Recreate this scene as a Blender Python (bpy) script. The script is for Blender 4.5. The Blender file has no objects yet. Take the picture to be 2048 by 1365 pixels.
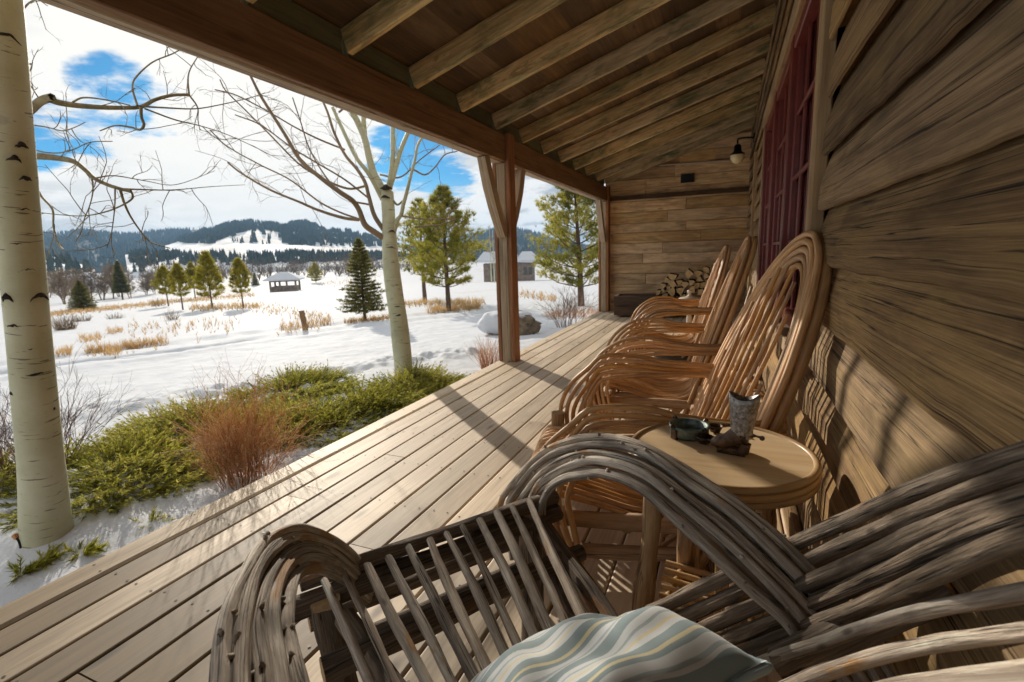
import bpy, math, random
import numpy as np
from mathutils import Vector, Matrix, noise

# ------------------------------------------------------------------ camera, sky, sun, exposure
SC = bpy.context.scene
COL = SC.collection
RX = np.array([[0.91881652, 0.03851889, -0.39280083],
               [0.3933805, -0.17022149, 0.90348017],
               [-0.03206209, -0.9846527, -0.1715549]])      # columns: right, down, forward
FPX, CX, CY, EYE = 989.88, 1024.0, 682.5, 1.12
cam = bpy.data.cameras.new('camera')
cam.lens = FPX / 2048 * 36
cam.sensor_width = 36
cam.clip_start = 0.03
cam.clip_end = 9000
cam.dof.use_dof = True
cam.dof.focus_distance = 1.3
cam.dof.aperture_fstop = 7.5
camo = bpy.data.objects.new('camera', cam)
COL.objects.link(camo)
M4 = Matrix(((RX[0, 0], -RX[0, 1], -RX[0, 2], 0), (RX[1, 0], -RX[1, 1], -RX[1, 2], 0),
             (RX[2, 0], -RX[2, 1], -RX[2, 2], EYE), (0, 0, 0, 1)))
camo.matrix_world = M4
SC.camera = camo
SC.view_settings.view_transform = 'Standard'
SC.view_settings.look = 'None'
SC.view_settings.exposure = 1.08
SC.view_settings.gamma = 1
SC.render.engine = 'CYCLES'
SC.cycles.use_denoising = True
SC.cycles.use_adaptive_sampling = True
SC.cycles.adaptive_threshold = 0.02
SC.cycles.max_bounces = 7
SC.cycles.diffuse_bounces = 6
SC.cycles.transparent_max_bounces = 8
SC.cycles.volume_bounces = 0
SC.cycles.sample_clamp_indirect = 6

SUN_EL = math.radians(19.3)
SUN_AZ = (-0.74, 0.67)
sd = Vector((SUN_AZ[0], SUN_AZ[1], 0)).normalized() * math.cos(SUN_EL) + Vector((0, 0, math.sin(SUN_EL)))
sl = bpy.data.lights.new('sun', 'SUN')
sl.energy = 2.3
sl.angle = math.radians(0.5)
sl.color = (1.0, 0.9, 0.76)
so = bpy.data.objects.new('sun', sl)
COL.objects.link(so)
so.rotation_euler = sd.to_track_quat('Z', 'Y').to_euler()

W = bpy.data.worlds.new('World')
SC.world = W
W.use_nodes = True
nt = W.node_tree
nt.nodes.clear()


class NB:
    """small helper for node trees"""
    def __init__(self, tree):
        self.t = tree

    def n(self, typ, **kw):
        nd = self.t.nodes.new(typ)
        for k, v in kw.items():
            if k.startswith('i_'):
                key = k[2:]
                key = int(key) if key.isdigit() else key.replace('_', ' ')
                self.set(nd.inputs[key], v)
            else:
                setattr(nd, k, v)
        return nd

    def set(self, sock, v):
        if hasattr(v, 'outputs'):
            v = v.outputs[0]
        if isinstance(v, bpy.types.NodeSocket):
            self.t.links.new(v, sock)
        elif isinstance(v, (tuple, list)) and len(v) == 3 and sock.type == 'RGBA':
            sock.default_value = (*v, 1)
        else:
            sock.default_value = v

    def math(self, op, a, b=0.0, c=0.0, clamp=False):
        nd = self.n('ShaderNodeMath', operation=op, use_clamp=clamp)
        self.set(nd.inputs[0], a)
        self.set(nd.inputs[1], b)
        self.set(nd.inputs[2], c)
        return nd.outputs[0]

    def mix(self, fac, a, b, mode='MIX'):
        nd = self.n('ShaderNodeMix', data_type='RGBA', blend_type=mode)
        self.set(nd.inputs[0], fac)
        self.set(nd.inputs[6], a)
        self.set(nd.inputs[7], b)
        return nd.outputs[2]

    def ramp(self, fac, stops, interp='LINEAR'):
        nd = self.n('ShaderNodeValToRGB')
        cr = nd.color_ramp
        cr.interpolation = interp
        while len(cr.elements) < len(stops):
            cr.elements.new(0.5)
        for e, (p, c) in zip(cr.elements, stops):
            e.position = p
            e.color = (*c, 1) if isinstance(c, (tuple, list)) else (c, c, c, 1)
        self.set(nd.inputs[0], fac)
        return nd.outputs[0]

    def noise(self, vec, scale=5.0, detail=4.0, rough=0.55, dist=0.0):
        nd = self.n('ShaderNodeTexNoise')
        self.set(nd.inputs['Vector'], vec)
        nd.inputs['Scale'].default_value = scale
        nd.inputs['Detail'].default_value = detail
        nd.inputs['Roughness'].default_value = rough
        nd.inputs['Distortion'].default_value = dist
        return nd.outputs[0]

    def smooth(self, x, lo, hi):
        nd = self.n('ShaderNodeMapRange', interpolation_type='SMOOTHSTEP')
        self.set(nd.inputs[0], x)
        nd.inputs[1].default_value = lo
        nd.inputs[2].default_value = hi
        return nd.outputs[0]


w = NB(nt)
HOLES = [((-.837, .489, .247), .9962, .9997, .27), ((-.869, .449, .208), .9978, .9998, .25), ((-.892, .411, .189), .9975, .9998, .25), ((-.808, .541, .234), .9978, .9998, .24),
         ((-.787, .579, .213), .9985, .9998, .22), ((-.862, .473, .181), .9988, .9998, .2), ((-.718, .671, .183), .9975, .9998, .2), ((-.53, .822, .206), .985, .999, .2), ((-.30, .93, .21), .98, .999, .12)]
sky = w.n('ShaderNodeTexSky', sky_type='NISHITA', sun_disc=False, sun_elevation=SUN_EL,
          sun_rotation=math.atan2(SUN_AZ[0], SUN_AZ[1]), altitude=1500, air_density=1.0, dust_density=0.6, ozone_density=2.2)
tc = w.n('ShaderNodeTexCoord')
sep = w.n('ShaderNodeSeparateXYZ', i_0=tc.outputs['Generated'])
zz = w.math('MAXIMUM', w.math('ADD', sep.outputs[2], 0.16), 0.05)
px_ = w.math('DIVIDE', sep.outputs[0], zz)
py_ = w.math('DIVIDE', sep.outputs[1], zz)
cv = w.n('ShaderNodeCombineXYZ', i_0=px_, i_1=py_, i_2=3.4)
n1 = w.noise(cv, 0.85, 9.0, 0.56, 0.25)
n2 = w.noise(cv, 2.6, 6.0, 0.6, 0.0)
# openings of blue between the clouds
bias = None
for dv, lo, hi, amt in HOLES:
    dot = w.n('ShaderNodeVectorMath', operation='DOT_PRODUCT', i_0=tc.outputs['Generated'], i_1=dv)
    hm = w.math('MULTIPLY', w.smooth(dot.outputs['Value'], lo, hi), amt)
    bias = hm if bias is None else w.math('MAXIMUM', bias, hm)
n3 = w.noise(cv, 5.5, 5.0, 0.6, 0.2)
cov = w.math('SUBTRACT', w.math('ADD', w.math('ADD', w.math('MULTIPLY', n1, .9), w.math('MULTIPLY', n3, .26)), 0.17), bias)
cmask = w.smooth(cov, 0.50, 0.585)
lowfill = w.smooth(sep.outputs[2], 0.16, 0.02)
cmask = w.math('MAXIMUM', cmask, w.math('MULTIPLY', lowfill, 0.9))
shade = w.smooth(w.math('ADD', w.math('MULTIPLY', n2, .65), w.math('MULTIPLY', n1, .6)), 0.565, 0.69)
sunv = w.n('ShaderNodeVectorMath', operation='DOT_PRODUCT', i_0=tc.outputs['Generated'], i_1=tuple(sd))
near_sun = w.smooth(sunv.outputs['Value'], 0.86, 0.995)
ccol = w.mix(shade, (3.1, 3.07, 3.0), (1.4, 1.52, 1.64))
ccol = w.mix(near_sun, ccol, (3.4, 3.3, 3.1))
up = w.smooth(sep.outputs[2], -0.02, 0.02)
skyc = w.mix(1.0, sky.outputs[0], (0.06, 0.20, 0.285), 'MULTIPLY')
col = w.mix(cmask, skyc, ccol)
col = w.mix(up, (2.2, 2.3, 2.5), col)
bg = w.n('ShaderNodeBackground', i_Color=col, i_Strength=0.15)
wo = w.n('ShaderNodeOutputWorld')
nt.links.new(bg.outputs[0], wo.inputs[0])


# ------------------------------------------------------------------ measuring helpers: photo pixel -> point in the place
def ray(px, py):
    return RX @ np.array([px - CX, py - CY, FPX])


def PD(px, py, depth):
    p = ray(px, py) / FPX * depth
    return Vector((p[0], p[1], p[2] + EYE))


def PZ(px, py, z):
    d = ray(px, py)
    p = d * ((z - EYE) / d[2])
    return Vector((p[0], p[1], z))


def PX(px, py, x):
    d = ray(px, py)
    p = d * (x / d[0])
    return Vector((x, p[1], p[2] + EYE))


def PY(px, py, y):
    d = ray(px, py)
    p = d * (y / d[1])
    return Vector((p[0], y, p[2] + EYE))


def PP(px, py, o, n):
    d = ray(px, py)
    O = np.array([0, 0, EYE])
    t = ((np.array(o) - O) @ np.array(n)) / (d @ np.array(n))
    return Vector(O + d * t)


def depth_of(p):
    return float((np.array(p) - np.array([0, 0, EYE])) @ RX[:, 2])


# ground -------------------------------------------------------------
def seg_dist(x, y, a, b):
    ax, ay = a
    bx, by = b
    dx, dy = bx - ax, by - ay
    t = max(0, min(1, ((x - ax) * dx + (y - ay) * dy) / (dx * dx + dy * dy)))
    ex, ey = x - ax - t * dx, y - ay - t * dy
    side = (x - ax) * dy - (y - ay) * dx
    return math.copysign(math.hypot(ex, ey), side)


def ground_base(x, y):
    r = math.hypot(x, y)
    return -0.22 - 0.04 * max(0.0, min(r, 120.0) - 5.0)


JUN = [(-2.98, 1.75, .62), (-2.62, 2.35, .5), (-3.1, 2.55, .6), (-2.75, 3.15, .55), (-3.25, 3.45, .6), (-2.7, 4.0, .5), (-3.9, 0.95, .5)]


def ground(x, y):
    r = math.hypot(x, y)
    z = ground_base(x, y)
    if r < 60:
        f = 1.0 if r < 30 else (60 - r) / 30
        z += f * (0.04 * noise.noise((x * .4, y * .4, 1.3)) + 0.02 * noise.noise((x * 1.5, y * 1.5, 4.1)))
        if r < 14:
            z += 0.013 * noise.noise((x * 4.5, y * 4.5, 7.7)) + 0.006 * noise.noise((x * 11, y * 11, 2.2))
        # ploughed bank along the drive
        d = seg_dist(x, y, (-6.3, 1.2), (-3.6, 6.3))
        if abs(d) < 1.6:
            lump = noise.noise((x * 2.6, y * 2.6, 9.1)) + .6 * noise.noise((x * 6, y * 6, 3.0)) + .35 * noise.noise((x * 13, y * 13, 5.0))
            z += math.exp(-(d / .38) ** 2) * (0.05 + 0.09 * lump)
        # drive: wheel ruts
        d = seg_dist(x, y, (-13.0, -1.0), (-6.9, 16.0))
        if abs(d) < 2.2:
            wob = .05 * noise.noise((x * .7, y * .7, 0))
            for c, dep in ((-.95, .085), (-.62, .05), (.55, .085), (.85, .06)):
                z -= dep * math.exp(-((d + wob - c) / .11) ** 2)
            z += .03 * math.exp(-((d - 1.5) / .2) ** 2) + .03 * math.exp(-((d + 1.5) / .2) ** 2)
    if x > -4.4 and y < 5 and y > 0:
        for jx, jy, jr in JUN:
            q = math.hypot(x - jx, y - jy) / jr
            if q < 1.6:
                z += .03 * math.exp(-q * q * 1.4) * (1 + .6 * noise.noise((x * 6, y * 6, 8)) + .3 * noise.noise((x * 16, y * 16, 3)))
    if x > -2.5:
        z -= .25 * min(1, (x + 2.5) / .6) * (1 if y < 9.6 else max(0, 1 - (y - 9.6)))
    # mound of snow around the near trunk
    q = math.hypot(x + 3.17, y - 1.21)
    z += .05 * math.exp(-(q / .3) ** 2)
    return z


def PG(px, py):
    d = ray(px, py)
    hd = math.hypot(d[0], d[1])
    lo, hi = .5, 3000.
    for i in range(60):
        m = (lo * hi) ** .5
        p = d / hd * m
        if EYE + p[2] > ground(p[0], p[1]):
            lo = m
        else:
            hi = m
    p = d / hd * lo
    return Vector((p[0], p[1], ground(p[0], p[1])))


def top_height(base, px, py):
    """height above base reached by the sight line through px,py"""
    d = ray(px, py)
    k = math.hypot(base[0], base[1]) / math.hypot(d[0], d[1])
    return EYE + d[2] * k - base[2]


# ------------------------------------------------------------------ mesh builder
def catmull(pts, n):
    P = [Vector(p) for p in pts]
    if len(P) < 3:
        return [P[0].lerp(P[-1], i / n) for i in range(n + 1)]
    out = []
    L = [0]
    for a, b in zip(P, P[1:]):
        L.append(L[-1] + max((b - a).length, 1e-6))
    for i in range(n + 1):
        s = L[-1] * i / n
        k = 0
        while k < len(P) - 2 and s > L[k + 1]:
            k += 1
        t = (s - L[k]) / (L[k + 1] - L[k])
        p1, p2 = P[k], P[k + 1]
        d = L[k + 1] - L[k]
        m1 = (p2 - P[k - 1]) * (d / (L[k + 1] - L[k - 1])) if k > 0 else (p2 - p1)
        m2 = (P[k + 2] - p1) * (d / (L[k + 2] - L[k])) if k + 2 < len(P) else (p2 - p1)
        t2, t3 = t * t, t * t * t
        out.append(p1 * (2 * t3 - 3 * t2 + 1) + m1 * (t3 - 2 * t2 + t) + p2 * (-2 * t3 + 3 * t2) + m2 * (t3 - t2))
    return out


class MB:
    def __init__(self):
        self.v, self.f, self.g, self.r, self.m, self.s = [], [], [], [], [], []

    def add(self, verts, faces, gc=None, rnd=None, mat=0, smooth=False):
        o = len(self.v)
        self.v += [tuple(p) for p in verts]
        self.f += [tuple(i + o for i in q) for q in faces]
        self.g += [tuple(p) for p in (gc if gc is not None else verts)]
        rr = random.random() if rnd is None else rnd
        self.r += list(rr) if isinstance(rr, list) else [rr] * len(verts)
        self.m += [mat] * len(faces)
        self.s += [smooth] * len(faces)

    def tube(self, pts, r, n=None, seg=8, rnd=None, mat=0, capmat=None, wob=0.0, cap=True, flat=None, noisef=9.0, ridge=0.0):
        """swept rod; r is a radius or a list of radii spread along the path"""
        if n is None:
            n = max(2, len(pts) * 4)
        P = catmull(pts, n)
        rr = r if isinstance(r, (list, tuple)) else [r, r]
        off = Vector((random.random() * 50, random.random() * 50, random.random() * 50))
        verts, gc, faces = [], [], []
        t0 = (P[1] - P[0]).normalized()
        nx = t0.orthogonal().normalized()
        if flat is not None:
            nx = (Vector(flat) - t0 * t0.dot(Vector(flat))).normalized()
        L = 0
        for i, p in enumerate(P):
            t = (P[min(i + 1, n)] - P[max(i - 1, 0)])
            if t.length < 1e-9:
                t = t0
            t = t.normalized()
            nx = (nx - t * nx.dot(t))
            nx = nx.normalized() if nx.length > 1e-6 else t.orthogonal().normalized()
            ny = t.cross(nx)
            if i:
                L += (p - P[i - 1]).length
            q = i / n * (len(rr) - 1)
            k = min(int(q), len(rr) - 2)
            rad = rr[k] + (rr[k + 1] - rr[k]) * (q - k)
            for j in range(seg):
                a = 2 * math.pi * j / seg
                ca, sa = math.cos(a), math.sin(a)
                rj = rad
                if wob:
                    rj *= 1 + wob * noise.noise(off + Vector((ca * 1.1, sa * 1.1, L * noisef))) + wob * .8 * noise.noise(off + Vector((ca * .3, 5 + sa * .3, L * noisef * .35)))
                if ridge:
                    rj *= 1 + ridge * noise.noise(off + Vector((ca * 2.4, sa * 2.4, L * 3.2))) + ridge * .5 * noise.noise(off + Vector((ca * 4.5, 7 + sa * 4.5, L * 6)))
                verts.append(p + nx * (ca * rj) + ny * (sa * rj))
                gc.append((off.x + ca * rad, off.y + sa * rad, off.z + L))
        for i in range(n):
            for j in range(seg):
                a, b = i * seg + j, i * seg + (j + 1) % seg
                faces.append((a, b, b + seg, a + seg))
        self.add(verts, faces, gc, rnd, mat, True)
        if cap:
            cm = mat if capmat is None else capmat
            base = len(self.v)
            for ring, rev in ((0, True), (n, False)):
                vs = verts[ring * seg:(ring + 1) * seg]
                gg = gc[ring * seg:(ring + 1) * seg]
                idx = list(range(seg))
                self.add(vs, [tuple(reversed(idx)) if rev else tuple(idx)], gg, self.r[-1], cm, False)

    def plank(self, p0, p1, up, w, h, ch=0.004, seg=1, rnd=None, mat=0, wob=0.0, prof=None, capmat=None):
        """board from p0 to p1; up = direction of h; w is across"""
        p0, p1 = Vector(p0), Vector(p1)
        t = (p1 - p0).normalized()
        u = Vector(up)
        u = (u - t * u.dot(t)).normalized()
        s = t.cross(u)
        a, b = w / 2, h / 2
        if prof is None:
            prof = [(-a + ch, -b), (a - ch, -b), (a, -b + ch), (a, b - ch), (a - ch, b), (-a + ch, b), (-a, b - ch), (-a, -b + ch)]
        off = Vector((random.random() * 50, random.random() * 50, random.random() * 50))
        L = (p1 - p0).length
        m = len(prof)
        verts, gc, faces = [], [], []
        for i in range(seg + 1):
            q = i / seg
            for k, (x, y) in enumerate(prof):
                dx = dy = 0
                if wob:
                    dx = wob * noise.noise(off + Vector((k * 1.7, 0, q * L * 3.1)))
                    dy = wob * noise.noise(off + Vector((k * 1.7, 9, q * L * 3.1)))
                verts.append(p0 + t * (q * L) + s * (x + dx) + u * (y + dy))
                gc.append((off.x + x, off.y + y, off.z + q * L))
        for i in range(seg):
            for k in range(m):
                c, d = i * m + k, i * m + (k + 1) % m
                faces.append((c, d, d + m, c + m))
        self.add(verts, faces, gc, rnd, mat, False)
        cm = mat if capmat is None else capmat
        rr = self.r[-1]
        self.add(verts[:m], [tuple(reversed(range(m)))], gc[:m], rr, cm)
        self.add(verts[-m:], [tuple(range(m))], gc[-m:], rr, cm)

    def box(self, lo, hi, rnd=None, mat=0):
        (x0, y0, z0), (x1, y1, z1) = lo, hi
        v = [(x, y, z) for z in (z0, z1) for y in (y0, y1) for x in (x0, x1)]
        self.add(v, [(0, 2, 3, 1), (4, 5, 7, 6), (0, 1, 5, 4), (2, 6, 7, 3), (0, 4, 6, 2), (1, 3, 7, 5)], None, rnd, mat)

    def lathe(self, prof, c, seg=32, mat=0, rnd=None, smooth=True, sx=1.0, sy=1.0, bump=None):
        v, f = [], []
        for i, (r, z) in enumerate(prof):
            for j in range(seg):
                a = 2 * math.pi * j / seg
                rr = r * (1 + (bump(a, i) if bump else 0))
                v.append((c[0] + rr * sx * math.cos(a), c[1] + rr * sy * math.sin(a), c[2] + z))
        for i in range(len(prof) - 1):
            for j in range(seg):
                a, b = i * seg + j, i * seg + (j + 1) % seg
                f.append((a, b, b + seg, a + seg))
        self.add(v, f, None, rnd, mat, smooth)

    def keep_outside(self, xmax):
        """drop the faces that would reach in under the roof"""
        ok = [i for i, q in enumerate(self.f) if all(self.v[k][0] < xmax for k in q)]
        self.f, self.m, self.s = [self.f[i] for i in ok], [self.m[i] for i in ok], [self.s[i] for i in ok]

    def build(self, name, mats, parent=None, local=False):
        me = bpy.data.meshes.new(name)
        off = Vector((0, 0, 0))
        if parent is not None and not local:
            p = parent
            while p is not None:
                off += p.location
                p = p.parent
        V = np.array(self.v, dtype=float) - np.array(off)
        me.from_pydata(V.tolist(), [], self.f)
        if not isinstance(mats, (list, tuple)):
            mats = [mats]
        for m in mats:
            me.materials.append(m)
        me.polygons.foreach_set('material_index', self.m)
        me.polygons.foreach_set('use_smooth', self.s)
        a = me.attributes.new('gc', 'FLOAT_VECTOR', 'POINT')
        a.data.foreach_set('vector', np.array(self.g, dtype=np.float32).ravel())
        a = me.attributes.new('rnd', 'FLOAT', 'POINT')
        a.data.foreach_set('value', np.array(self.r, dtype=np.float32))
        me.update()
        o = bpy.data.objects.new(name, me)
        COL.objects.link(o)
        if parent is not None:
            o.parent = parent
        return o


def tag(o, label=None, cat=None, group=None, kind=None):
    if label:
        o['label'] = label
    if cat:
        o['category'] = cat
    if group:
        o['group'] = group
    if kind:
        o['kind'] = kind
    return o


def thing(name, label, cat, loc=(0, 0, 0), rz=0.0, group=None):
    o = bpy.data.objects.new(name, None)
    COL.objects.link(o)
    o.empty_display_size = .1
    o.location = loc
    o.rotation_euler = (0, 0, rz)
    return tag(o, label, cat, group)


# ------------------------------------------------------------------ materials
def mat_new(name):
    m = bpy.data.materials.new(name)
    m.use_nodes = True
    m.node_tree.nodes.clear()
    b = NB(m.node_tree)
    out = b.n('ShaderNodeOutputMaterial')
    return m, b, out


def wood(name, dark, mid, light, rough=0.75, cross=38., along=2.2, bump=0.35, bdist=0.004, rv=0.35, knots=0.5, crack=0.0,
         stain=None, stain_amt=0.5, coat=0.0, spec=0.35, blotch=0.5, patch=None, patch_amt=.0, fine=3.0, kscale=7., bscale=5., falloff_tint=None):
    m, b, out = mat_new(name)
    at = b.n('ShaderNodeAttribute', attribute_name='gc')
    rn = b.n('ShaderNodeAttribute', attribute_name='rnd')
    mp = b.n('ShaderNodeMapping', i_Vector=at.outputs['Vector'])
    mp.inputs['Scale'].default_value = (cross, cross, along)
    g1 = b.noise(mp, 1.0, 6.0, 0.65, 0.6)
    mp2 = b.n('ShaderNodeMapping', i_Vector=at.outputs['Vector'])
    mp2.inputs['Scale'].default_value = (cross * fine, cross * fine, along * 2.2)
    g2 = b.noise(mp2, 1.0, 4.0, 0.7, 0.3)
    mp3 = b.n('ShaderNodeMapping', i_Vector=at.outputs['Vector'])
    mp3.inputs['Scale'].default_value = (bscale, bscale, bscale * .3)
    g3 = b.noise(mp3, 1.0, 4.0, 0.6, 1.0)
    grain = b.math('ADD', b.math('MULTIPLY', g1, .52), b.math('MULTIPLY', g2, .48))
    c = b.ramp(grain, [(.30, dark), (.50, mid), (.70, light)])
    # large blotches of weathering
    c = b.mix(b.math('MULTIPLY', b.smooth(g3, .42, .68), blotch), c, dark, 'MIX')
    height = grain
    if knots:
        vo = b.n('ShaderNodeTexVoronoi', feature='F1')
        mk = b.n('ShaderNodeMapping', i_Vector=at.outputs['Vector'])
        mk.inputs['Scale'].default_value = (kscale, kscale, kscale * .32)
        b.set(vo.inputs['Vector'], mk)
        vo.inputs['Scale'].default_value = 1.0
        k = b.math('MULTIPLY', b.smooth(vo.outputs['Distance'], .17, .05), knots)
        c = b.mix(k, c, tuple(x * .35 for x in dark))
    if crack:
        mc = b.n('ShaderNodeMapping', i_Vector=at.outputs['Vector'])
        mc.inputs['Scale'].default_value = (cross * .62, cross * .62, along * .2)
        cn = b.noise(mc, 1.0, 3.0, .6, .4)
        cr = b.smooth(b.math('ABSOLUTE', b.math('SUBTRACT', cn, .56)), .017, .0)
        cr = b.math('MULTIPLY', cr, crack)
        c = b.mix(cr, c, tuple(x * .25 for x in dark))
        height = b.math('SUBTRACT', height, b.math('MULTIPLY', cr, .8))
    if stain:
        sn = b.noise(b.n('ShaderNodeVectorMath', operation='MULTIPLY', i_0=at.outputs['Vector'], i_1=(9., 9., 2.2)), 1.0, 7.0, .7, .3)
        c = b.mix(b.math('MULTIPLY', b.smooth(sn, .44, .70), stain_amt), c, stain)
    if patch:
        sn = b.noise(b.n('ShaderNodeVectorMath', operation='MULTIPLY', i_0=at.outputs['Vector'], i_1=(9., 9., 3.)), 1.6, 4.0, .6, .3)
        c = b.mix(b.math('MULTIPLY', b.smooth(sn, .60, .66), patch_amt), c, patch)
    if falloff_tint:
        # light falloff painted into the colour: near outer boards darkened, each to its length
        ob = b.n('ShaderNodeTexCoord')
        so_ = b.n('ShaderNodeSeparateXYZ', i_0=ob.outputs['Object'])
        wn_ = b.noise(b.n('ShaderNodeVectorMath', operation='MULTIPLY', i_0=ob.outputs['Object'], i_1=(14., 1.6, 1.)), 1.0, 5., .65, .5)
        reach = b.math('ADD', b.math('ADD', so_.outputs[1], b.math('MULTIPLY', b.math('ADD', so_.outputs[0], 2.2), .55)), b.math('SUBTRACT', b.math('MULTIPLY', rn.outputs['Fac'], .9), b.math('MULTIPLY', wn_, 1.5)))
        c = b.mix(b.smooth(reach, 2.1, .45), c, b.mix(1., c, falloff_tint, 'MULTIPLY'))
    val = b.math('ADD', 1.0 - rv / 2, b.math('MULTIPLY', rn.outputs['Fac'], rv))
    hs = b.n('ShaderNodeHueSaturation', i_Color=c)
    b.set(hs.inputs['Value'], val)
    b.set(hs.inputs['Saturation'], b.math('ADD', .9, b.math('MULTIPLY', b.math('FRACT', b.math('MULTIPLY', rn.outputs['Fac'], 7.31)), .22)))
    bs = b.n('ShaderNodeBsdfPrincipled')
    b.set(bs.inputs['Base Color'], hs.outputs[0])
    b.set(bs.inputs['Roughness'], b.math('ADD', rough - .1, b.math('MULTIPLY', g1, .2)))
    bs.inputs['Specular IOR Level'].default_value = spec
    if coat:
        bs.inputs['Coat Weight'].default_value = coat
        bs.inputs['Coat Roughness'].default_value = .25
    bm = b.n('ShaderNodeBump', i_Strength=bump, i_Distance=bdist)
    hh = b.math('ADD', b.math('MULTIPLY', height, .45), b.math('MULTIPLY', g2, .75))
    b.set(bm.inputs['Height'], hh)
    b.t.links.new(bm.outputs[0], bs.inputs['Normal'])
    b.t.links.new(bs.outputs[0], out.inputs[0])
    return m


def simple(name, col, rough=.6, metal=0.0, nscale=0., namt=.3, bump=0., spec=.5, col2=None):
    m, b, out = mat_new(name)
    bs = b.n('ShaderNodeBsdfPrincipled')
    bs.inputs['Roughness'].default_value = rough
    bs.inputs['Metallic'].default_value = metal
    bs.inputs['Specular IOR Level'].default_value = spec
    at = b.n('ShaderNodeAttribute', attribute_name='gc')
    if nscale:
        nz = b.noise(at.outputs['Vector'], nscale, 5.0, .65, .3)
        c2 = col2 if col2 else tuple(x * (1 - namt) for x in col)
        b.set(bs.inputs['Base Color'], b.ramp(nz, [(.38, c2), (.62, col)]))
        if bump:
            bm = b.n('ShaderNodeBump', i_Strength=bump, i_Distance=.004, i_Height=nz)
            b.t.links.new(bm.outputs[0], bs.inputs['Normal'])
    else:
        b.set(bs.inputs['Base Color'], col)
    b.t.links.new(bs.outputs[0], out.inputs[0])
    return m


def leaf(name, c1, c2, c3, trans=.45, rough=.55):
    m, b, out = mat_new(name)
    rn = b.n('ShaderNodeAttribute', attribute_name='rnd')
    c = b.ramp(rn.outputs['Fac'], [(.0, c1), (.5, c2), (1., c3)])
    d = b.n('ShaderNodeBsdfPrincipled', i_Roughness=rough)
    d.inputs['Specular IOR Level'].default_value = .35
    b.set(d.inputs['Base Color'], c)
    t = b.n('ShaderNodeBsdfTranslucent')
    b.set(t.inputs[0], c)
    mx = b.n('ShaderNodeMixShader', i_0=trans)
    b.t.links.new(d.outputs[0], mx.inputs[1])
    b.t.links.new(t.outputs[0], mx.inputs[2])
    b.t.links.new(mx.outputs[0], out.inputs[0])
    return m


M = {}
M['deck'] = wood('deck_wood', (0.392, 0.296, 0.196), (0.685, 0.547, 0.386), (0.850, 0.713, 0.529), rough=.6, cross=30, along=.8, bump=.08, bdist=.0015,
                 rv=.45, knots=.85, blotch=.45, spec=.4, kscale=6., bscale=4., falloff_tint=(.30, .27, .21))
M['deck_end'] = simple('deck_gap_shadow_board', (.05, .04, .03), .9)
M['nail'] = simple('nail_head', (.05, .045, .04), .5, .6)
M['siding'] = wood('weathered_siding', (0.077, 0.046, 0.023), (0.296, 0.186, 0.091), (0.590, 0.402, 0.206), rough=.88, cross=70, along=1.7, bump=.8, bdist=.003, fine=5.5,
                   rv=.75, knots=.9, crack=1.0, stain=(.46, .31, .12), stain_amt=.45, blotch=.5, kscale=4.5, bscale=7.)
M['endwall'] = wood('aged_board_wall', (0.361, 0.210, 0.108), (0.723, 0.459, 0.236), (0.790, 0.710, 0.393), rough=.85, cross=26, along=1.6, bump=.6, bdist=.005,
                    rv=.55, knots=.5, crack=.5, stain=(.10, .07, .045), stain_amt=.5, blotch=.55)
M['rafter'] = wood('old_rafter_timber', (0.295, 0.204, 0.102), (0.807, 0.584, 0.306), (0.850, 0.850, 0.528), rough=.8, cross=24, along=1.6, bump=.5, bdist=.004,
                   rv=.45, knots=.5, crack=.4, stain=(.13, .165, .08), stain_amt=.95, blotch=.4, patch=(.26, .15, .07), patch_amt=.5)
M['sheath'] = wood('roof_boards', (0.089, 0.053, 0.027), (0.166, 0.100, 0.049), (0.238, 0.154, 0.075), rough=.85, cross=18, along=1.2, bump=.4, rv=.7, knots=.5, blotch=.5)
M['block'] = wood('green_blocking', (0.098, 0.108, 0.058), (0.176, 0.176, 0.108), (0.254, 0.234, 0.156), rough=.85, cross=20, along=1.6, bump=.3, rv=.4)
M['beam'] = wood('red_brown_beam', (0.143, 0.072, 0.031), (0.271, 0.141, 0.060), (0.384, 0.214, 0.097), rough=.7, cross=22, along=1.1, bump=.35, bdist=.003,
                 rv=.2, knots=.35, crack=.35, blotch=.4)
M['redplank'] = wood('red_brown_plank', (.19, .075, .032), (.34, .15, .065), (.46, .23, .11), rough=.7, cross=30, along=1.1, bump=.4, bdist=.003, rv=.2, knots=.4, crack=.5, blotch=.5)
M['post'] = wood('grey_post_timber', (0.304, 0.220, 0.144), (0.502, 0.387, 0.265), (0.668, 0.547, 0.395), rough=.8, cross=30, along=1.2, bump=.5, rv=.2, knots=.3, crack=.9)
M['trim'] = wood('window_casing_wood', (0.237, 0.148, 0.074), (0.415, 0.281, 0.148), (0.563, 0.400, 0.222), rough=.8, cross=30, along=1.6, bump=.4, rv=.2, knots=.5, crack=.3)
M['maroon'] = simple('maroon_paint', (.20, .03, .018), .38, 0, 6., .25, .05)
M['interior'] = simple('dark_room', (.03, .025, .022), .9)
M['tar'] = simple('black_building_paper', (.018, .016, .014), .95)
M['willow'] = wood('red_willow_bark', (0.213, 0.098, 0.034), (0.619, 0.341, 0.136), (0.850, 0.555, 0.249), rough=.58, cross=75, along=5, bump=.5, bdist=.0015,
                   rv=.5, knots=.65, blotch=.45, spec=.45, coat=.04)
M['greyw'] = wood('weathered_grey_willow', (0.115, 0.087, 0.065), (0.540, 0.447, 0.359), (0.850, 0.850, 0.727), rough=.75, cross=120, along=5.0, bump=1.0, bdist=.004,
                  rv=.5, knots=.7, crack=1.0, blotch=.6, patch=(.42, .22, .075), patch_amt=.8, kscale=30., bscale=14.)
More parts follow.
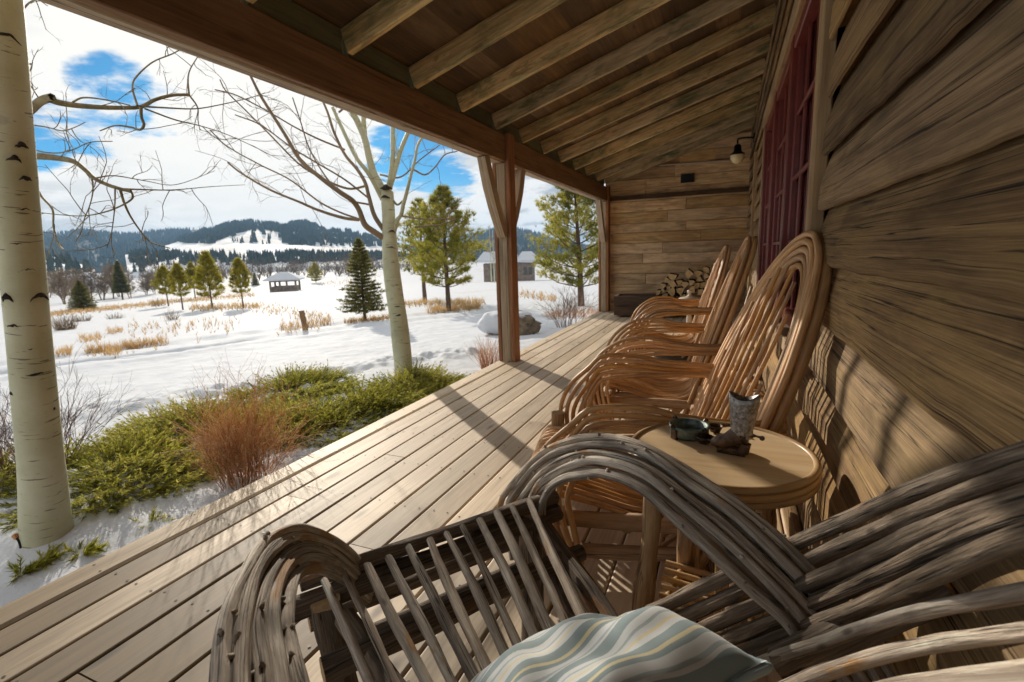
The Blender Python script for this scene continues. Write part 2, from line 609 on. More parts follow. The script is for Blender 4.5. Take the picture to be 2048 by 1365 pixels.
M['greydark'] = wood('dark_weathered_log', (0.041, 0.029, 0.019), (0.194, 0.145, 0.102), (0.451, 0.361, 0.272), rough=.8, cross=110, along=5.0, bump=1.0, bdist=.005,
                     rv=.5, knots=.7, crack=1.0, blotch=.65, patch=(.34, .165, .06), patch_amt=.7, kscale=26., bscale=12.)
M['log'] = wood('peeled_log', (0.228, 0.134, 0.067), (0.430, 0.282, 0.161), (0.605, 0.444, 0.282), rough=.75, cross=55, along=4.0, bump=.7, bdist=.003,
                rv=.4, knots=.8, crack=.8, blotch=.6, kscale=18., bscale=9.)
M['logend'] = simple('sawn_end', (.55, .36, .18), .8, 0, 60., .35, .2)
M['tabletop'] = wood('pine_table_top', (0.582, 0.392, 0.202), (0.739, 0.549, 0.336), (0.829, 0.650, 0.437), rough=.5, cross=16, along=.9, bump=.08, bdist=.001, rv=.1, knots=.25, blotch=.3)
M['cane'] = wood('honey_cane', (.33, .18, .07), (.54, .34, .15), (.66, .45, .23), rough=.45, cross=50, along=4., bump=.25, bdist=.0015, rv=.3, knots=.4, blotch=.3, coat=.15)
M['bronze'] = simple('aged_bronze', (.16, .10, .065), .42, .75, 45., .6, .6, col2=(.05, .04, .035))
M['pewter'] = simple('tarnished_silver', (.46, .45, .44), .38, .8, 120., .6, .6, col2=(.17, .165, .16))
M['verdigris'] = simple('verdigris', (.22, .27, .24), .55, .5, 50., .5, .3, col2=(.07, .11, .11))
M['bark_pine'] = simple('pine_bark', (.16, .10, .065), .9, 0, 30., .5, .8)
M['needle_pine'] = leaf('pine_needles', (.10, .115, .016), (.32, .30, .036), (.54, .47, .09), .55)
M['needle_yellow'] = leaf('yellow_green_needles', (.18, .16, .015), (.36, .31, .028), (.52, .44, .06), .55)
M['needle_spruce'] = leaf('spruce_needles', (.10, .10, .028), (.22, .205, .055), (.38, .32, .11), .5)
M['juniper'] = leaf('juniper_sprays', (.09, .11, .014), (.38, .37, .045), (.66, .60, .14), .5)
M['forest'] = leaf('far_forest', (.014, .026, .018), (.026, .042, .026), (.05, .065, .04), 0.)
M['twig'] = simple('brown_twigs', (.20, .14, .09), .85, 0, 20., .4)
M['twig_grey'] = simple('grey_tan_branches', (.33, .24, .155), .85, 0, 3., .35)
M['bush'] = leaf('rusty_dry_stems', (.46, .24, .12), (.76, .48, .27), (.90, .72, .50), .6)
M['bush_red'] = leaf('reddish_twigs', (.17, .085, .055), (.26, .14, .085), (.36, .2, .12), .2)
M['grass'] = leaf('dry_grass', (.40, .24, .09), (.56, .36, .15), (.68, .48, .24), .4)
M['grass_brown'] = leaf('brown_grass', (.18, .12, .05), (.30, .2, .08), (.42, .29, .13), .3)
M['rock'] = simple('boulder_stone', (.30, .235, .16), .9, 0, 9., .5, .9, col2=(.12, .095, .065))
M['cream'] = simple('cream_glass_shade', (.85, .72, .42), .3)
M['black'] = simple('black_metal', (.02, .02, .02), .4, .6)
M['steel'] = simple('pale_conduit', (.5, .46, .4), .4, .5)
M['copper'] = simple('copper_cap', (.5, .22, .08), .4, .7)
M['housewood'] = simple('far_house_siding', (.30, .235, .185), .9, 0, 2., .4)
M['firebark'] = simple('firewood_bark', (.12, .085, .06), .95, 0, 25., .5, .6)
M['fireend'] = simple('split_wood_face', (.80, .55, .27), .8, 0, 22., .3, .3)
M['darkbox'] = wood('planter_boards', (.06, .035, .02), (.12, .07, .04), (.19, .115, .065), rough=.8, cross=26, along=1.8, bump=.4, rv=.8)
M['grey_cush'] = simple('grey_rubber_base', (.10, .095, .09), .5)
M['white_turn'] = simple('pale_turned_wood', (.72, .62, .5), .45)

# snow
m, b, out = mat_new('snow')
geo = b.n('ShaderNodeNewGeometry')
nz = b.noise(geo.outputs['Position'], 26., 6., .65)
nz2 = b.noise(geo.outputs['Position'], 4.0, 4., .6)
bs = b.n('ShaderNodeBsdfPrincipled', i_Roughness=.75)
b.set(bs.inputs['Base Color'], b.ramp(nz2, [(.3, (.59, .615, .655)), (.7, (.67, .68, .70))]))
bs.inputs['Specular IOR Level'].default_value = .03
bm = b.n('ShaderNodeBump', i_Strength=.45, i_Distance=.02)
b.set(bm.inputs['Height'], b.math('ADD', b.math('MULTIPLY', nz, .5), nz2))
b.t.links.new(bm.outputs[0], bs.inputs['Normal'])
b.t.links.new(bs.outputs[0], out.inputs[0])
M['snow'] = m

# field: snow with tan grass showing through in places
m, b, out = mat_new('snowy_field')
geo = b.n('ShaderNodeNewGeometry')
nz = b.noise(geo.outputs['Position'], 26., 6., .65)
nz2 = b.noise(geo.outputs['Position'], 3.0, 4., .6)
bs = b.n('ShaderNodeBsdfPrincipled', i_Roughness=.75)
sp = b.n('ShaderNodeSeparateXYZ', i_0=geo.outputs['Position'])
st = b.n('ShaderNodeVectorMath', operation='MULTIPLY', i_0=geo.outputs['Position'], i_1=(.10, .10, 0.))
pn = b.noise(st, 1.0, 6., .65, .4)
rr = b.math('SQRT', b.math('ADD', b.math('POWER', sp.outputs[0], 2.), b.math('POWER', sp.outputs[1], 2.)))
farm = b.smooth(rr, 16., 60.)
pm = b.math('MULTIPLY', b.smooth(pn, .56, .68), farm)
base = b.ramp(nz2, [(.3, (.59, .615, .655)), (.7, (.67, .68, .70))])
b.set(bs.inputs['Base Color'], b.mix(b.math('MULTIPLY', pm, .7), base, (.52, .38, .22)))
bs.inputs['Specular IOR Level'].default_value = .03
bm = b.n('ShaderNodeBump', i_Strength=.5, i_Distance=.02)
b.set(bm.inputs['Height'], b.math('ADD', b.math('MULTIPLY', nz, .5), nz2))
b.t.links.new(bm.outputs[0], bs.inputs['Normal'])
b.t.links.new(bs.outputs[0], out.inputs[0])
M['field'] = m

# hillside: snow with dark brush
m, b, out = mat_new('snowy_hillside')
geo = b.n('ShaderNodeNewGeometry')
nz = b.noise(geo.outputs['Position'], .018, 8., .7)
bs = b.n('ShaderNodeBsdfPrincipled', i_Roughness=.9)
b.set(bs.inputs['Base Color'], b.ramp(nz, [(.42, (.82, .84, .87)), (.60, (.66, .62, .58)), (.75, (.4, .36, .32))]))
b.t.links.new(bs.outputs[0], out.inputs[0])
M['hill'] = m
m, b, out = mat_new('forested_hillside')
geo = b.n('ShaderNodeNewGeometry')
nz = b.noise(geo.outputs['Position'], .012, 8., .7)
bs = b.n('ShaderNodeBsdfPrincipled', i_Roughness=.95)
b.set(bs.inputs['Base Color'], b.ramp(nz, [(.5, (.025, .038, .036)), (.66, (.05, .06, .06)), (.72, (.6, .62, .66))]))
b.t.links.new(bs.outputs[0], out.inputs[0])
M['hillforest'] = m

# aspen bark: pale with dark lenticels and scars
m, b, out = mat_new('aspen_bark')
at = b.n('ShaderNodeAttribute', attribute_name='gc')
g = at.outputs['Vector']
big = b.noise(g, 3.0, 5., .6)
c = b.ramp(big, [(.3, (.43, .42, .26)), (.55, (.58, .57, .38)), (.75, (.68, .67, .50))])
ml = b.n('ShaderNodeMapping', i_Vector=g)
ml.inputs['Scale'].default_value = (7., 7., 75.)
ln = b.noise(ml, 1.0, 3., .55)
c = b.mix(b.math('MULTIPLY', b.smooth(ln, .63, .68), .75), c, (.10, .075, .05))
ml2 = b.n('ShaderNodeMapping', i_Vector=g)
ml2.inputs['Scale'].default_value = (45., 45., 90.)
ln2 = b.noise(ml2, 1.0, 3., .6)
c = b.mix(b.math('MULTIPLY', b.smooth(ln2, .67, .74), .5), c, (.16, .12, .08))
vo = b.n('ShaderNodeTexVoronoi', feature='F1')
mv = b.n('ShaderNodeMapping', i_Vector=g)
mv.inputs['Scale'].default_value = (5., 5., 7.)
b.set(vo.inputs['Vector'], mv)
vo.inputs['Scale'].default_value = 1.
kn = b.smooth(b.math('ADD', vo.outputs['Distance'], b.math('MULTIPLY', ln, .15)), .25, .16)
c = b.mix(b.math('MULTIPLY', kn, .22), c, (.10, .08, .05))
bs = b.n('ShaderNodeBsdfPrincipled', i_Roughness=.65)
b.set(bs.inputs['Base Color'], c)
bm = b.n('ShaderNodeBump', i_Strength=.5, i_Distance=.004)
b.set(bm.inputs['Height'], b.math('SUBTRACT', big, b.math('ADD', ln, kn)))
b.t.links.new(bm.outputs[0], bs.inputs['Normal'])
b.t.links.new(bs.outputs[0], out.inputs[0])
M['aspen'] = m
M['scar'] = simple('black_bark_scar', (.05, .035, .025), .9, 0, 60., .5, .8)
M['limb'] = simple('olive_tan_limb', (.33, .27, .15), .7, 0, 25., .45, .3)

# window glass: reflects the yard, dark room behind
m, b, out = mat_new('window_glass')
fr = b.n('ShaderNodeFresnel', i_IOR=1.5)
gl = b.n('ShaderNodeBsdfGlossy', i_Roughness=.02)
b.set(gl.inputs['Color'], (.9, .95, 1.))
tr = b.n('ShaderNodeBsdfTransparent')
b.set(tr.inputs['Color'], (.8, .82, .82))
mx = b.n('ShaderNodeMixShader')
b.t.links.new(fr.outputs[0], mx.inputs[0])
b.t.links.new(tr.outputs[0], mx.inputs[1])
b.t.links.new(gl.outputs[0], mx.inputs[2])
b.t.links.new(mx.outputs[0], out.inputs[0])
M['glass'] = m

# striped cushion cloth
m, b, out = mat_new('striped_cloth')
at = b.n('ShaderNodeAttribute', attribute_name='gc')
sp = b.n('ShaderNodeSeparateXYZ', i_0=at.outputs['Vector'])
fr = b.math('FRACT', b.math('MULTIPLY', sp.outputs[0], 1 / .118))
W_, G_, Y_, D_ = (.60, .62, .62), (.24, .31, .32), (.66, .58, .36), (.36, .42, .43)
c = b.ramp(fr, [(0., G_), (.20, W_), (.30, D_), (.335, W_), (.40, Y_), (.44, W_), (.52, G_), (.66, Y_), (.71, G_), (.78, W_), (.90, D_), (.95, W_)], 'CONSTANT')
wv = b.noise(b.n('ShaderNodeVectorMath', operation='MULTIPLY', i_0=at.outputs['Vector'], i_1=(900., 900., 900.)), 1., 2., .5)
c = b.mix(b.math('MULTIPLY', wv, .25), c, (.1, .12, .12), 'MULTIPLY')
bs = b.n('ShaderNodeBsdfPrincipled', i_Roughness=.9)
b.set(bs.inputs['Base Color'], c)
bs.inputs['Sheen Weight'].default_value = .2
bm = b.n('ShaderNodeBump', i_Strength=.25, i_Distance=.001, i_Height=wv)
b.t.links.new(bm.outputs[0], bs.inputs['Normal'])
b.t.links.new(bs.outputs[0], out.inputs[0])
M['cloth'] = m
M['piping'] = simple('blue_grey_piping', (.30, .38, .42), .85)

random.seed(11)
# ------------------------------------------------------------------ ground
def ang_list():
    a = []
    t = -180.0
    while t < 180:
        a.append(math.radians(t))
        t += .17 if 2 < t < 100 else (1.2 if -20 < t < 130 else 6)
    return a


AN = ang_list()
RR = [.6]
while RR[-1] < 420:
    r = RR[-1]
    RR.append(r * (1.0075 if 2.2 < r < 12 else (1.02 if r < 60 else 1.06)) + .002)
RR += [600, 1000, 1700, 2500]
g = MB()
nv = len(AN)
vs, fs = [], []
for r in RR:
    for a in AN:
        x, y = -math.sin(a) * r, math.cos(a) * r
        vs.append((x, y, ground(x, y) if r < 70 else ground_base(x, y)))
for i in range(len(RR) - 1):
    for j in range(nv):
        k = (j + 1) % nv
        fs.append((i * nv + j, i * nv + k, (i + 1) * nv + k, (i + 1) * nv + j))
fs.append(tuple(range(nv))[::-1])
fs = [tuple(reversed(q)) for q in fs]
g.add(vs, fs, None, .5, 0, True)
tag(g.build('ground', M['field']), 'white snow lying over the yard, drive and open field', 'ground', kind='structure')

# ------------------------------------------------------------------ deck
WALLX, DX0, DY0, DY1 = .34, -2.22, -2.6, 9.45
PITCH = .1455
d = MB()
nb = 18
for i in range(nb):
    x0 = DX0 + i * PITCH
    x1 = x0 + .139
    if i == nb - 1:
        x1 = min(x1, WALLX + .1)
    joints = [DY0]
    y = DY0 + random.choice((.8, 1.6, 2.4, 3.2))
    js = {1: [5.25], 2: [1.62, 5.0], 3: [.2, 2.2], 4: [.62, 4.4], 5: [1.35]}.get(i)
    if js is None:
        js = []
        while y < DY1 - .8:
            js.append(y)
            y += random.choice((2.8, 3.2, 3.6))
    cuts = [DY0] + js + [DY1]
    for a, c in zip(cuts, cuts[1:]):
        ch = .007 if i else .022
        w_, h_ = x1 - x0, .036
        prof = [(-w_ / 2 + .005, -h_ / 2), (w_ / 2 - .005, -h_ / 2), (w_ / 2, -h_ / 2 + .004), (w_ / 2, h_ / 2 - .006), (w_ / 2 - .002, h_ / 2 - .002), (w_ / 2 - .007, h_ / 2),
                (-w_ / 2 + ch, h_ / 2), (-w_ / 2 + ch * .3, h_ / 2 - ch * .3), (-w_ / 2, h_ / 2 - ch), (-w_ / 2, -h_ / 2 + .004)]
        prof = [(-p, q) for p, q in prof][::-1]
        dz = random.uniform(-.001, .001)
        d.plank(((x0 + x1) / 2, a + .0025, -h_ / 2 + dz), ((x0 + x1) / 2, c - .0025, -h_ / 2 + dz), (0, 0, 1), w_, h_, prof=prof, mat=0)
    yy = -1.5
    while yy < 9.3:
        for fx in (.028, .111):
            nx_, ny_ = x0 + fx + random.uniform(-.008, .008), yy + random.uniform(-.012, .012)
            r_ = .0052
            vv = [(nx_ + r_ * math.cos(k * math.pi / 3), ny_ + r_ * math.sin(k * math.pi / 3), .0018) for k in range(6)]
            d.add(vv, [tuple(range(6))], None, .5, 1)
        yy += .405
for k in range(30):
    y = DY0 + .2 + k * .405
    d.box((DX0 + .05, y - .02, -.2), (WALLX, y + .02, -.04), .5, 2)
d.box((DX0 + .03, DY0, -.42), (DX0 + .07, DY1, -.04), .5, 2)
d.box((DX0 + .08, DY0, -.43), (WALLX + .1, DY1, -.42), .5, 2)
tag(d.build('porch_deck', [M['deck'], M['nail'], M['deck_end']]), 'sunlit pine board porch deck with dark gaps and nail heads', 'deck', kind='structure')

# ------------------------------------------------------------------ cabin: siding, gable wall, roof, beam, posts, window
cab = thing('cabin', 'weathered log-brown cabin with board siding, covered porch roof and maroon window', 'cabin', (0, 0, 0))
WY0, WY1, WZ0, WZ1 = 2.20, 5.30, .74, 2.20     # window opening
s = MB()
LZ0, LP = .125, .185


def lap(y0, y1, z, jit=True):
    """one lapped board of the siding with a wavy lower edge"""
    n = max(2, int((y1 - y0) / .04))
    off = random.random() * 90
    verts, gc, faces = [], [], []
    ofg = Vector((random.random() * 40, random.random() * 40, random.random() * 40))
    tilt = random.uniform(-.004, .004)
    th = random.uniform(.026, .036)
    for i in range(n + 1):
        q = i / n
        y = y0 + (y1 - y0) * q
        e = .010 * noise.noise((off, y * 1.5, 0)) + .004 * noise.noise((off, y * 6, 3)) + .003 * noise.noise((off, y * 24, 6))
        zb = z + e
        zt = z + LP + .035
        cup = .004 * noise.noise((off, y * 1.1, 9))
        xb = WALLX - .056 + tilt + cup
        prof = [(WALLX + .002, zt), (WALLX - .012, zt - .002), (xb - th * .2 + .012, z + LP * .55), (xb, zb + .012), (xb + .004, zb + .003), (xb + .012, zb), (xb + .017, zb + .034), (WALLX + .002, zb + .036)]
        for kk_, (x, zz_) in enumerate(prof):
            verts.append((x, y, zz_))
            gc.append((ofg.x + (0, 0, .01, .02, .03, .05, .06, .07)[kk_], ofg.y + (.22, .22, .10, .012, .003, .0, -.01, -.02)[kk_], ofg.z + y))
    m_ = 8
    for i in range(n):
        for k in range(m_):
            a, c = i * m_ + k, i * m_ + (k + 1) % m_
            faces.append((a, a + m_, c + m_, c))
    rr_ = random.random()
    s.add(verts, faces, gc, rr_)
    s.add(verts[:m_], [tuple(range(m_))], gc[:m_], rr_)
    s.add(verts[-m_:], [tuple(reversed(range(m_)))], gc[-m_:], rr_)


k = 0
z = LZ0 - LP
while z < 2.92:
    zt = z + LP
    if zt < WZ0 + .02 or z > WZ1 + .05:
        cut = random.uniform(.9, 1.9) if z > 2 else random.uniform(-.9, .1)
        lap(DY0, cut - .002, z)
        lap(cut + .002, random.choice((4.4, 5.1)), z)
        lap(s.v[-1][1] + .004, DY1 + .1, z)
    else:
        if random.random() < .35:
            c = random.uniform(-1.4, -.4)
            lap(DY0, c - .002, z)
            lap(c + .002, WY0 - .125 + random.uniform(-.02, .012), z)
        else:
            lap(DY0, WY0 - .125 + random.uniform(-.02, .012), z)
        lap(WY1 + .11 + random.uniform(-.01, .02), 7.0 + random.uniform(0, .03), z)
        lap(7.05, DY1 + .1, z)
    z += LP
s.build('siding', M['siding'], cab)
t = MB()
t.box((WALLX + .004, DY0, -.3), (WALLX + .02, WY0 - .02, 3.12))
t.box((WALLX + .004, WY1 + .02, -.3), (WALLX + .02, DY1 + .2, 3.12))
t.box((WALLX + .004, WY0 - .02, -.3), (WALLX + .02, WY1 + .02, WZ0 - .02))
t.box((WALLX + .004, WY0 - .02, WZ1 + .02), (WALLX + .02, WY1 + .02, 3.12))
t.build('building_paper', M['tar'], cab)
t = MB()                                           # rooms behind: closes the volume
t.box((WALLX + 3.2, DY0, -.3), (WALLX + 3.3, DY1 + .3, 3.15))
t.box((WALLX + .03, DY0, -.3), (WALLX + 3.2, DY0 + .1, 3.15))
t.box((WALLX + .03, DY1 + .2, -.3), (WALLX + 3.2, DY1 + .3, 3.15))
t.box((WALLX + .03, DY0, -.3), (WALLX + 3.2, DY1 + .2, -.2))
t.box((WALLX + .03, DY0, 2.7), (WALLX + 3.2, DY1 + .2, 2.8))
t.build('inner_room', M['interior'], cab)

# base board along the foot of the wall
t = MB()
t.plank((WALLX - .062, DY0, .05), (WALLX - .062, DY1 - .05, .05), (0, 0, 1), .028, .10, seg=40, wob=.003)
t.build('base_board', M['siding'], cab)

# window
win = MB()
for z0, z1, yy in ((WZ0 - .1, WZ1 + .1, WY0 - .055), (WZ0 - .1, WZ1 + .1, WY1 + .05)):
    win.plank((WALLX - .052, yy, z0), (WALLX - .052, yy, z1), (0, 1, 0), .045, .105, seg=14, wob=.004)
win.plank((WALLX - .058, WY0 - .13, WZ1 + .055), (WALLX - .058, WY1 + .12, WZ1 + .055), (0, 0, 1), .05, .105, seg=20, wob=.004)
win.plank((WALLX - .062, WY0 - .13, WZ0 - .05), (WALLX - .062, WY1 + .12, WZ0 - .05), (0, 0, 1), .07, .06, seg=20, wob=.003)
wo_ = win.build('window_casing', M['trim'], cab)
nsash = 3
sw = (WY1 - WY0) / nsash
for i in range(nsash):
    a, c = WY0 + i * sw + .004, WY0 + (i + 1) * sw - .004
    fr_ = MB()
    xo = WALLX - .036
    for yy in (a + .03, c - .03):
        fr_.plank((xo, yy, WZ0 + .002), (xo, yy, WZ1 - .002), (0, 1, 0), .06, .06, ch=.005)
        iy = yy + (.045 if yy < (a + c) / 2 else -.045)
        fr_.plank((xo + .012, iy, WZ0 + .06), (xo + .012, iy, WZ1 - .06), (0, 1, 0), .034, .03, ch=.007)
    for zz_ in (WZ0 + .035, WZ1 - .035):
        fr_.plank((xo + .002, a + .06, zz_), (xo + .002, c - .06, zz_), (0, 0, 1), .055, .066, ch=.005)
    so_ = fr_.build('window', M['maroon'], cab)
    gm = MB()
    gx = WALLX - .012
    gm.box((gx - .002, a + .07, WZ0 + .07), (gx + .002, c - .07, WZ1 - .07))
    gm.build('pane', M['glass'], so_)
    mm_ = MB()
    mid = (a + c) / 2
    for f_ in (1 / 3, 2 / 3):
        yy = a + .07 + (c - a - .14) * f_
        mm_.plank((gx - .012, yy, WZ0 + .07), (gx - .012, yy, WZ1 - .07), (0, 1, 0), .018, .022, ch=.005)
    for f_ in (.25, .5, .75):
        zz_ = WZ0 + .07 + (WZ1 - WZ0 - .14) * f_
        mm_.plank((gx - .0135, a + .075, zz_), (gx - .0135, c - .075, zz_), (0, 0, 1), .018, .022, ch=.005)
    mm_.build('muntin', M['maroon'], so_)
# door frame strip further along the wall
t = MB()
t.plank((WALLX - .06, 6.98, .02), (WALLX - .06, 6.98, 2.25), (0, 1, 0), .05, .10, seg=8, wob=.003)
t.build('door_casing', M['trim'], cab)

# gable end wall
e = MB()
z = -.02
SL = .305
hs_ = [.17, .19, .165, .2, .18, .175, .2, .185, .17, .2, .19, .2, .18, .2, .2, .2, .2, .2]
for hgt in hs_:
    if z + hgt > 3.1:
        break
    x0 = -2.12
    if z > 2.2:
        x0 = max(x0, -2.05 + (z + hgt - 2.41) / SL)
    cutx = random.uniform(-1.6, -.1)
    for xa, xb in ((x0, cutx), (cutx, WALLX + .02)):
        if xb - xa < .05:
            continue
        th = .03 + random.uniform(0, .012)
        e.plank((xa + .002, DY1 + .03 - th / 2, z + hgt / 2), (xb - .002, DY1 + .03 - th / 2, z + hgt / 2), (0, 0, 1), th, hgt - .006, seg=10, wob=.003, ch=.004)
    z += hgt
gp = [(-2.12, -.4), (WALLX + .02, -.4), (WALLX + .02, 2.40 + SL * (WALLX + 2.07)), (-2.12, 2.40 - SL * .07)]
gv = [(x, yy, zz_) for yy in (DY1 + .045, DY1 + .07) for x, zz_ in gp]
e.add(gv, [(0, 1, 2, 3), (7, 6, 5, 4), (0, 4, 5, 1), (1, 5, 6, 2), (2, 6, 7, 3), (3, 7, 4, 0)], [(zz_ * .9, 0, x) for x, yy, zz_ in gv], .35)
e.build('gable_wall', M['endwall'], cab)
t = MB()
t.plank((-2.12, DY1 - .035, 2.07), (WALLX - .05, DY1 - .035, 2.07), (0, 0, 1), .05, .07, seg=10, wob=.003)
t.build('tie_beam', M['darkbox'], cab)

# rafters, blocking, roof boards
RZ = 2.282
def rz(x):
    return RZ + SL * (x + 2.05)


RYS = [2.47 + .667 * k for k in range(-6, 11)]
for y in RYS:
    rf = MB()
    rf.plank((-2.06, y + .02, rz(-2.06) + .075), (WALLX - .03, y + .02, rz(WALLX - .03) + .075), (0, 0, 1), .042, .14, seg=16, wob=.003, ch=.003)
    rf.build('rafter', M['rafter'], cab)
bl = MB()
for a, c in zip(RYS, RYS[1:]):
    bl.plank((-2.09, a + .045, RZ + .065), (-2.09, c - .005, RZ + .065), (0, 0, 1), .035, .15, seg=2)
bl.build('blocking', M['block'], cab)
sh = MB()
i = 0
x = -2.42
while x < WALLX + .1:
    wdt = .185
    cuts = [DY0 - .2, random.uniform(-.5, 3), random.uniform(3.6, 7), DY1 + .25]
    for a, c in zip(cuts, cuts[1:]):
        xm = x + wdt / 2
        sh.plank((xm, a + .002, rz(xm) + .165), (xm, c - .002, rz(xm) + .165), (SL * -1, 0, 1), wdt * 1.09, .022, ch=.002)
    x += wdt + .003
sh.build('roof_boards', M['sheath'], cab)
t = MB()
x0, x1 = -2.46, WALLX + 3.3
v = []
for dz in (.19, .25):
    for (x, y) in ((x0, DY0 - .25), (WALLX + .3, DY0 - .25), (WALLX + .3, DY1 + .32), (x0, DY1 + .32)):
        v.append((x, y, rz(x) + dz))
t.add(v, [(3, 2, 1, 0), (4, 5, 6, 7), (0, 1, 5, 4), (1, 2, 6, 5), (2, 3, 7, 6), (3, 0, 4, 7)])
v = []
for dz in (.19, .25):
    for (x, y) in ((WALLX + .3, DY0 - .25), (x1, DY0 - .25), (x1, DY1 + .32), (WALLX + .3, DY1 + .32)):
        v.append((x, y, rz(min(x, WALLX + .3)) + dz))
t.add(v, [(3, 2, 1, 0), (4, 5, 6, 7), (0, 1, 5, 4), (1, 2, 6, 5), (2, 3, 7, 6), (3, 0, 4, 7)])
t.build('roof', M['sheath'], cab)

# beam
bmz0, bmz1 = 2.03, RZ - .005
t = MB()
for a, c in ((DY0, 4.73), (4.80, DY1)):
    t.plank((-2.075, a, (bmz0 + bmz1) / 2 + .004), (-2.075, c, (bmz0 + bmz1) / 2 + .004), (0, 0, 1), .042, bmz1 - bmz0, seg=40, wob=.004, ch=.005, mat=0)
t.plank((-2.150, DY0, (bmz0 + bmz1) / 2 - .004), (-2.150, DY1, (bmz0 + bmz1) / 2 - .004), (0, 0, 1), .105, bmz1 - bmz0 - .004, seg=50, wob=.005, ch=.006, mat=1)
t.build('beam', [M['beam'], M['post']], cab)


def post(y0, brace_dirs, full=True):
    p = MB()
    p.plank((-2.115, y0, .002), (-2.115, y0, bmz0 - .008), (0, 1, 0), .105, .15, seg=14, wob=.004, ch=.012)
    po = p.build('post', M['post'], cab)
    q = MB()
    q.plank((-2.040, y0, .004), (-2.040, y0, 2.30), (0, 1, 0), .042, .15, seg=14, wob=.003, ch=.008)
    q.plank((-2.190, y0, .004), (-2.190, y0, bmz0 + .1), (0, 1, 0), .042, .15, seg=14, wob=.003, ch=.008)
    q.build('side_plank', M['redplank'], po)
    for sgn in brace_dirs:
        r = MB()
        pts = [(-2.115, y0 + sgn * .07, 1.32), (-2.115, y0 + sgn * .19, 1.50), (-2.115, y0 + sgn * .34, 1.76), (-2.115, y0 + sgn * .46, 2.035)]
        r.tube(pts, [.062, .066, .066, .060], n=12, seg=4, wob=.03, flat=(1, 1, 0))
        r.s = [False] * len(r.s)
        r.build('brace', M['post'], po)
    return po


post(4.79, (-1, 1))
post(9.33, (-1,))
post(.10, (1,))


# ------------------------------------------------------------------ wall lamp, conduit, vent
lp = PD(1475, 303, 6.9)
lt = thing('wall_lamp', 'black wall lamp with cream glass bowl on a bracket under the rafters', 'lamp', (lp.x, lp.y, lp.z))
t = MB()
t.lathe([(.0, .09), (.03, .09), (.045, .07), (.05, .0), (.075, -.02), (.094, -.035), (.096, -.05), (.0, -.05)], lp, 24)
t.build('lamp_holder', M['black'], lt)
t = MB()
t.lathe([(.088, -.05), (.090, -.075), (.082, -.11), (.06, -.145), (.03, -.163), (.0, -.168)], lp, 24)
t.build('glass_shade', M['cream'], lt)
t = MB()
t.tube([(lp.x, lp.y, lp.z + .10), (lp.x, lp.y, lp.z + .16), (lp.x + .1, lp.y, lp.z + .17), (WALLX - .03, lp.y, lp.z + .15)], .012, 10)
t.lathe([(0, -.06), (.05, -.06), (.05, .06), (0, .06)], (WALLX - .05, lp.y, lp.z + .15), 14, sx=.5)
t.build('bracket', M['black'], lt)
t = MB()
a, c = PY(1318, 331, DY1 - .03), PY(1470, 320, DY1 - .03)
t.tube([a, c], .012, 8)
tag(t.build('conduit', M['steel']), 'thin pale conduit running level across the end wall toward the lamp', 'pipe')
a = PY(1375, 357, DY1 - .03)
bx = MB()
bx.plank((a.x - .11, a.y, a.z), (a.x + .11, a.y, a.z), (0, 0, 1), .06, .14, ch=.012)
bx.plank((a.x - .09, a.y - .034, a.z), (a.x + .09, a.y - .034, a.z), (0, 0, 1), .008, .10, ch=.003)
tag(bx.build('wall_vent', M['black']), 'small dark vent box fixed high on the end wall', 'vent')

# ------------------------------------------------------------------ red willow chairs


def hoop_pt(u_half, Lh, v, inset, sgn):
    """outline of the chair back, v runs 0..1 from seat to crown"""
    vv = max(0.0, min(1.0, v))
    u = u_half * math.sqrt(max(0.0, 1 - vv ** 3.2)) * (.90 + .10 * math.sin(vv * math.pi))
    return u * sgn


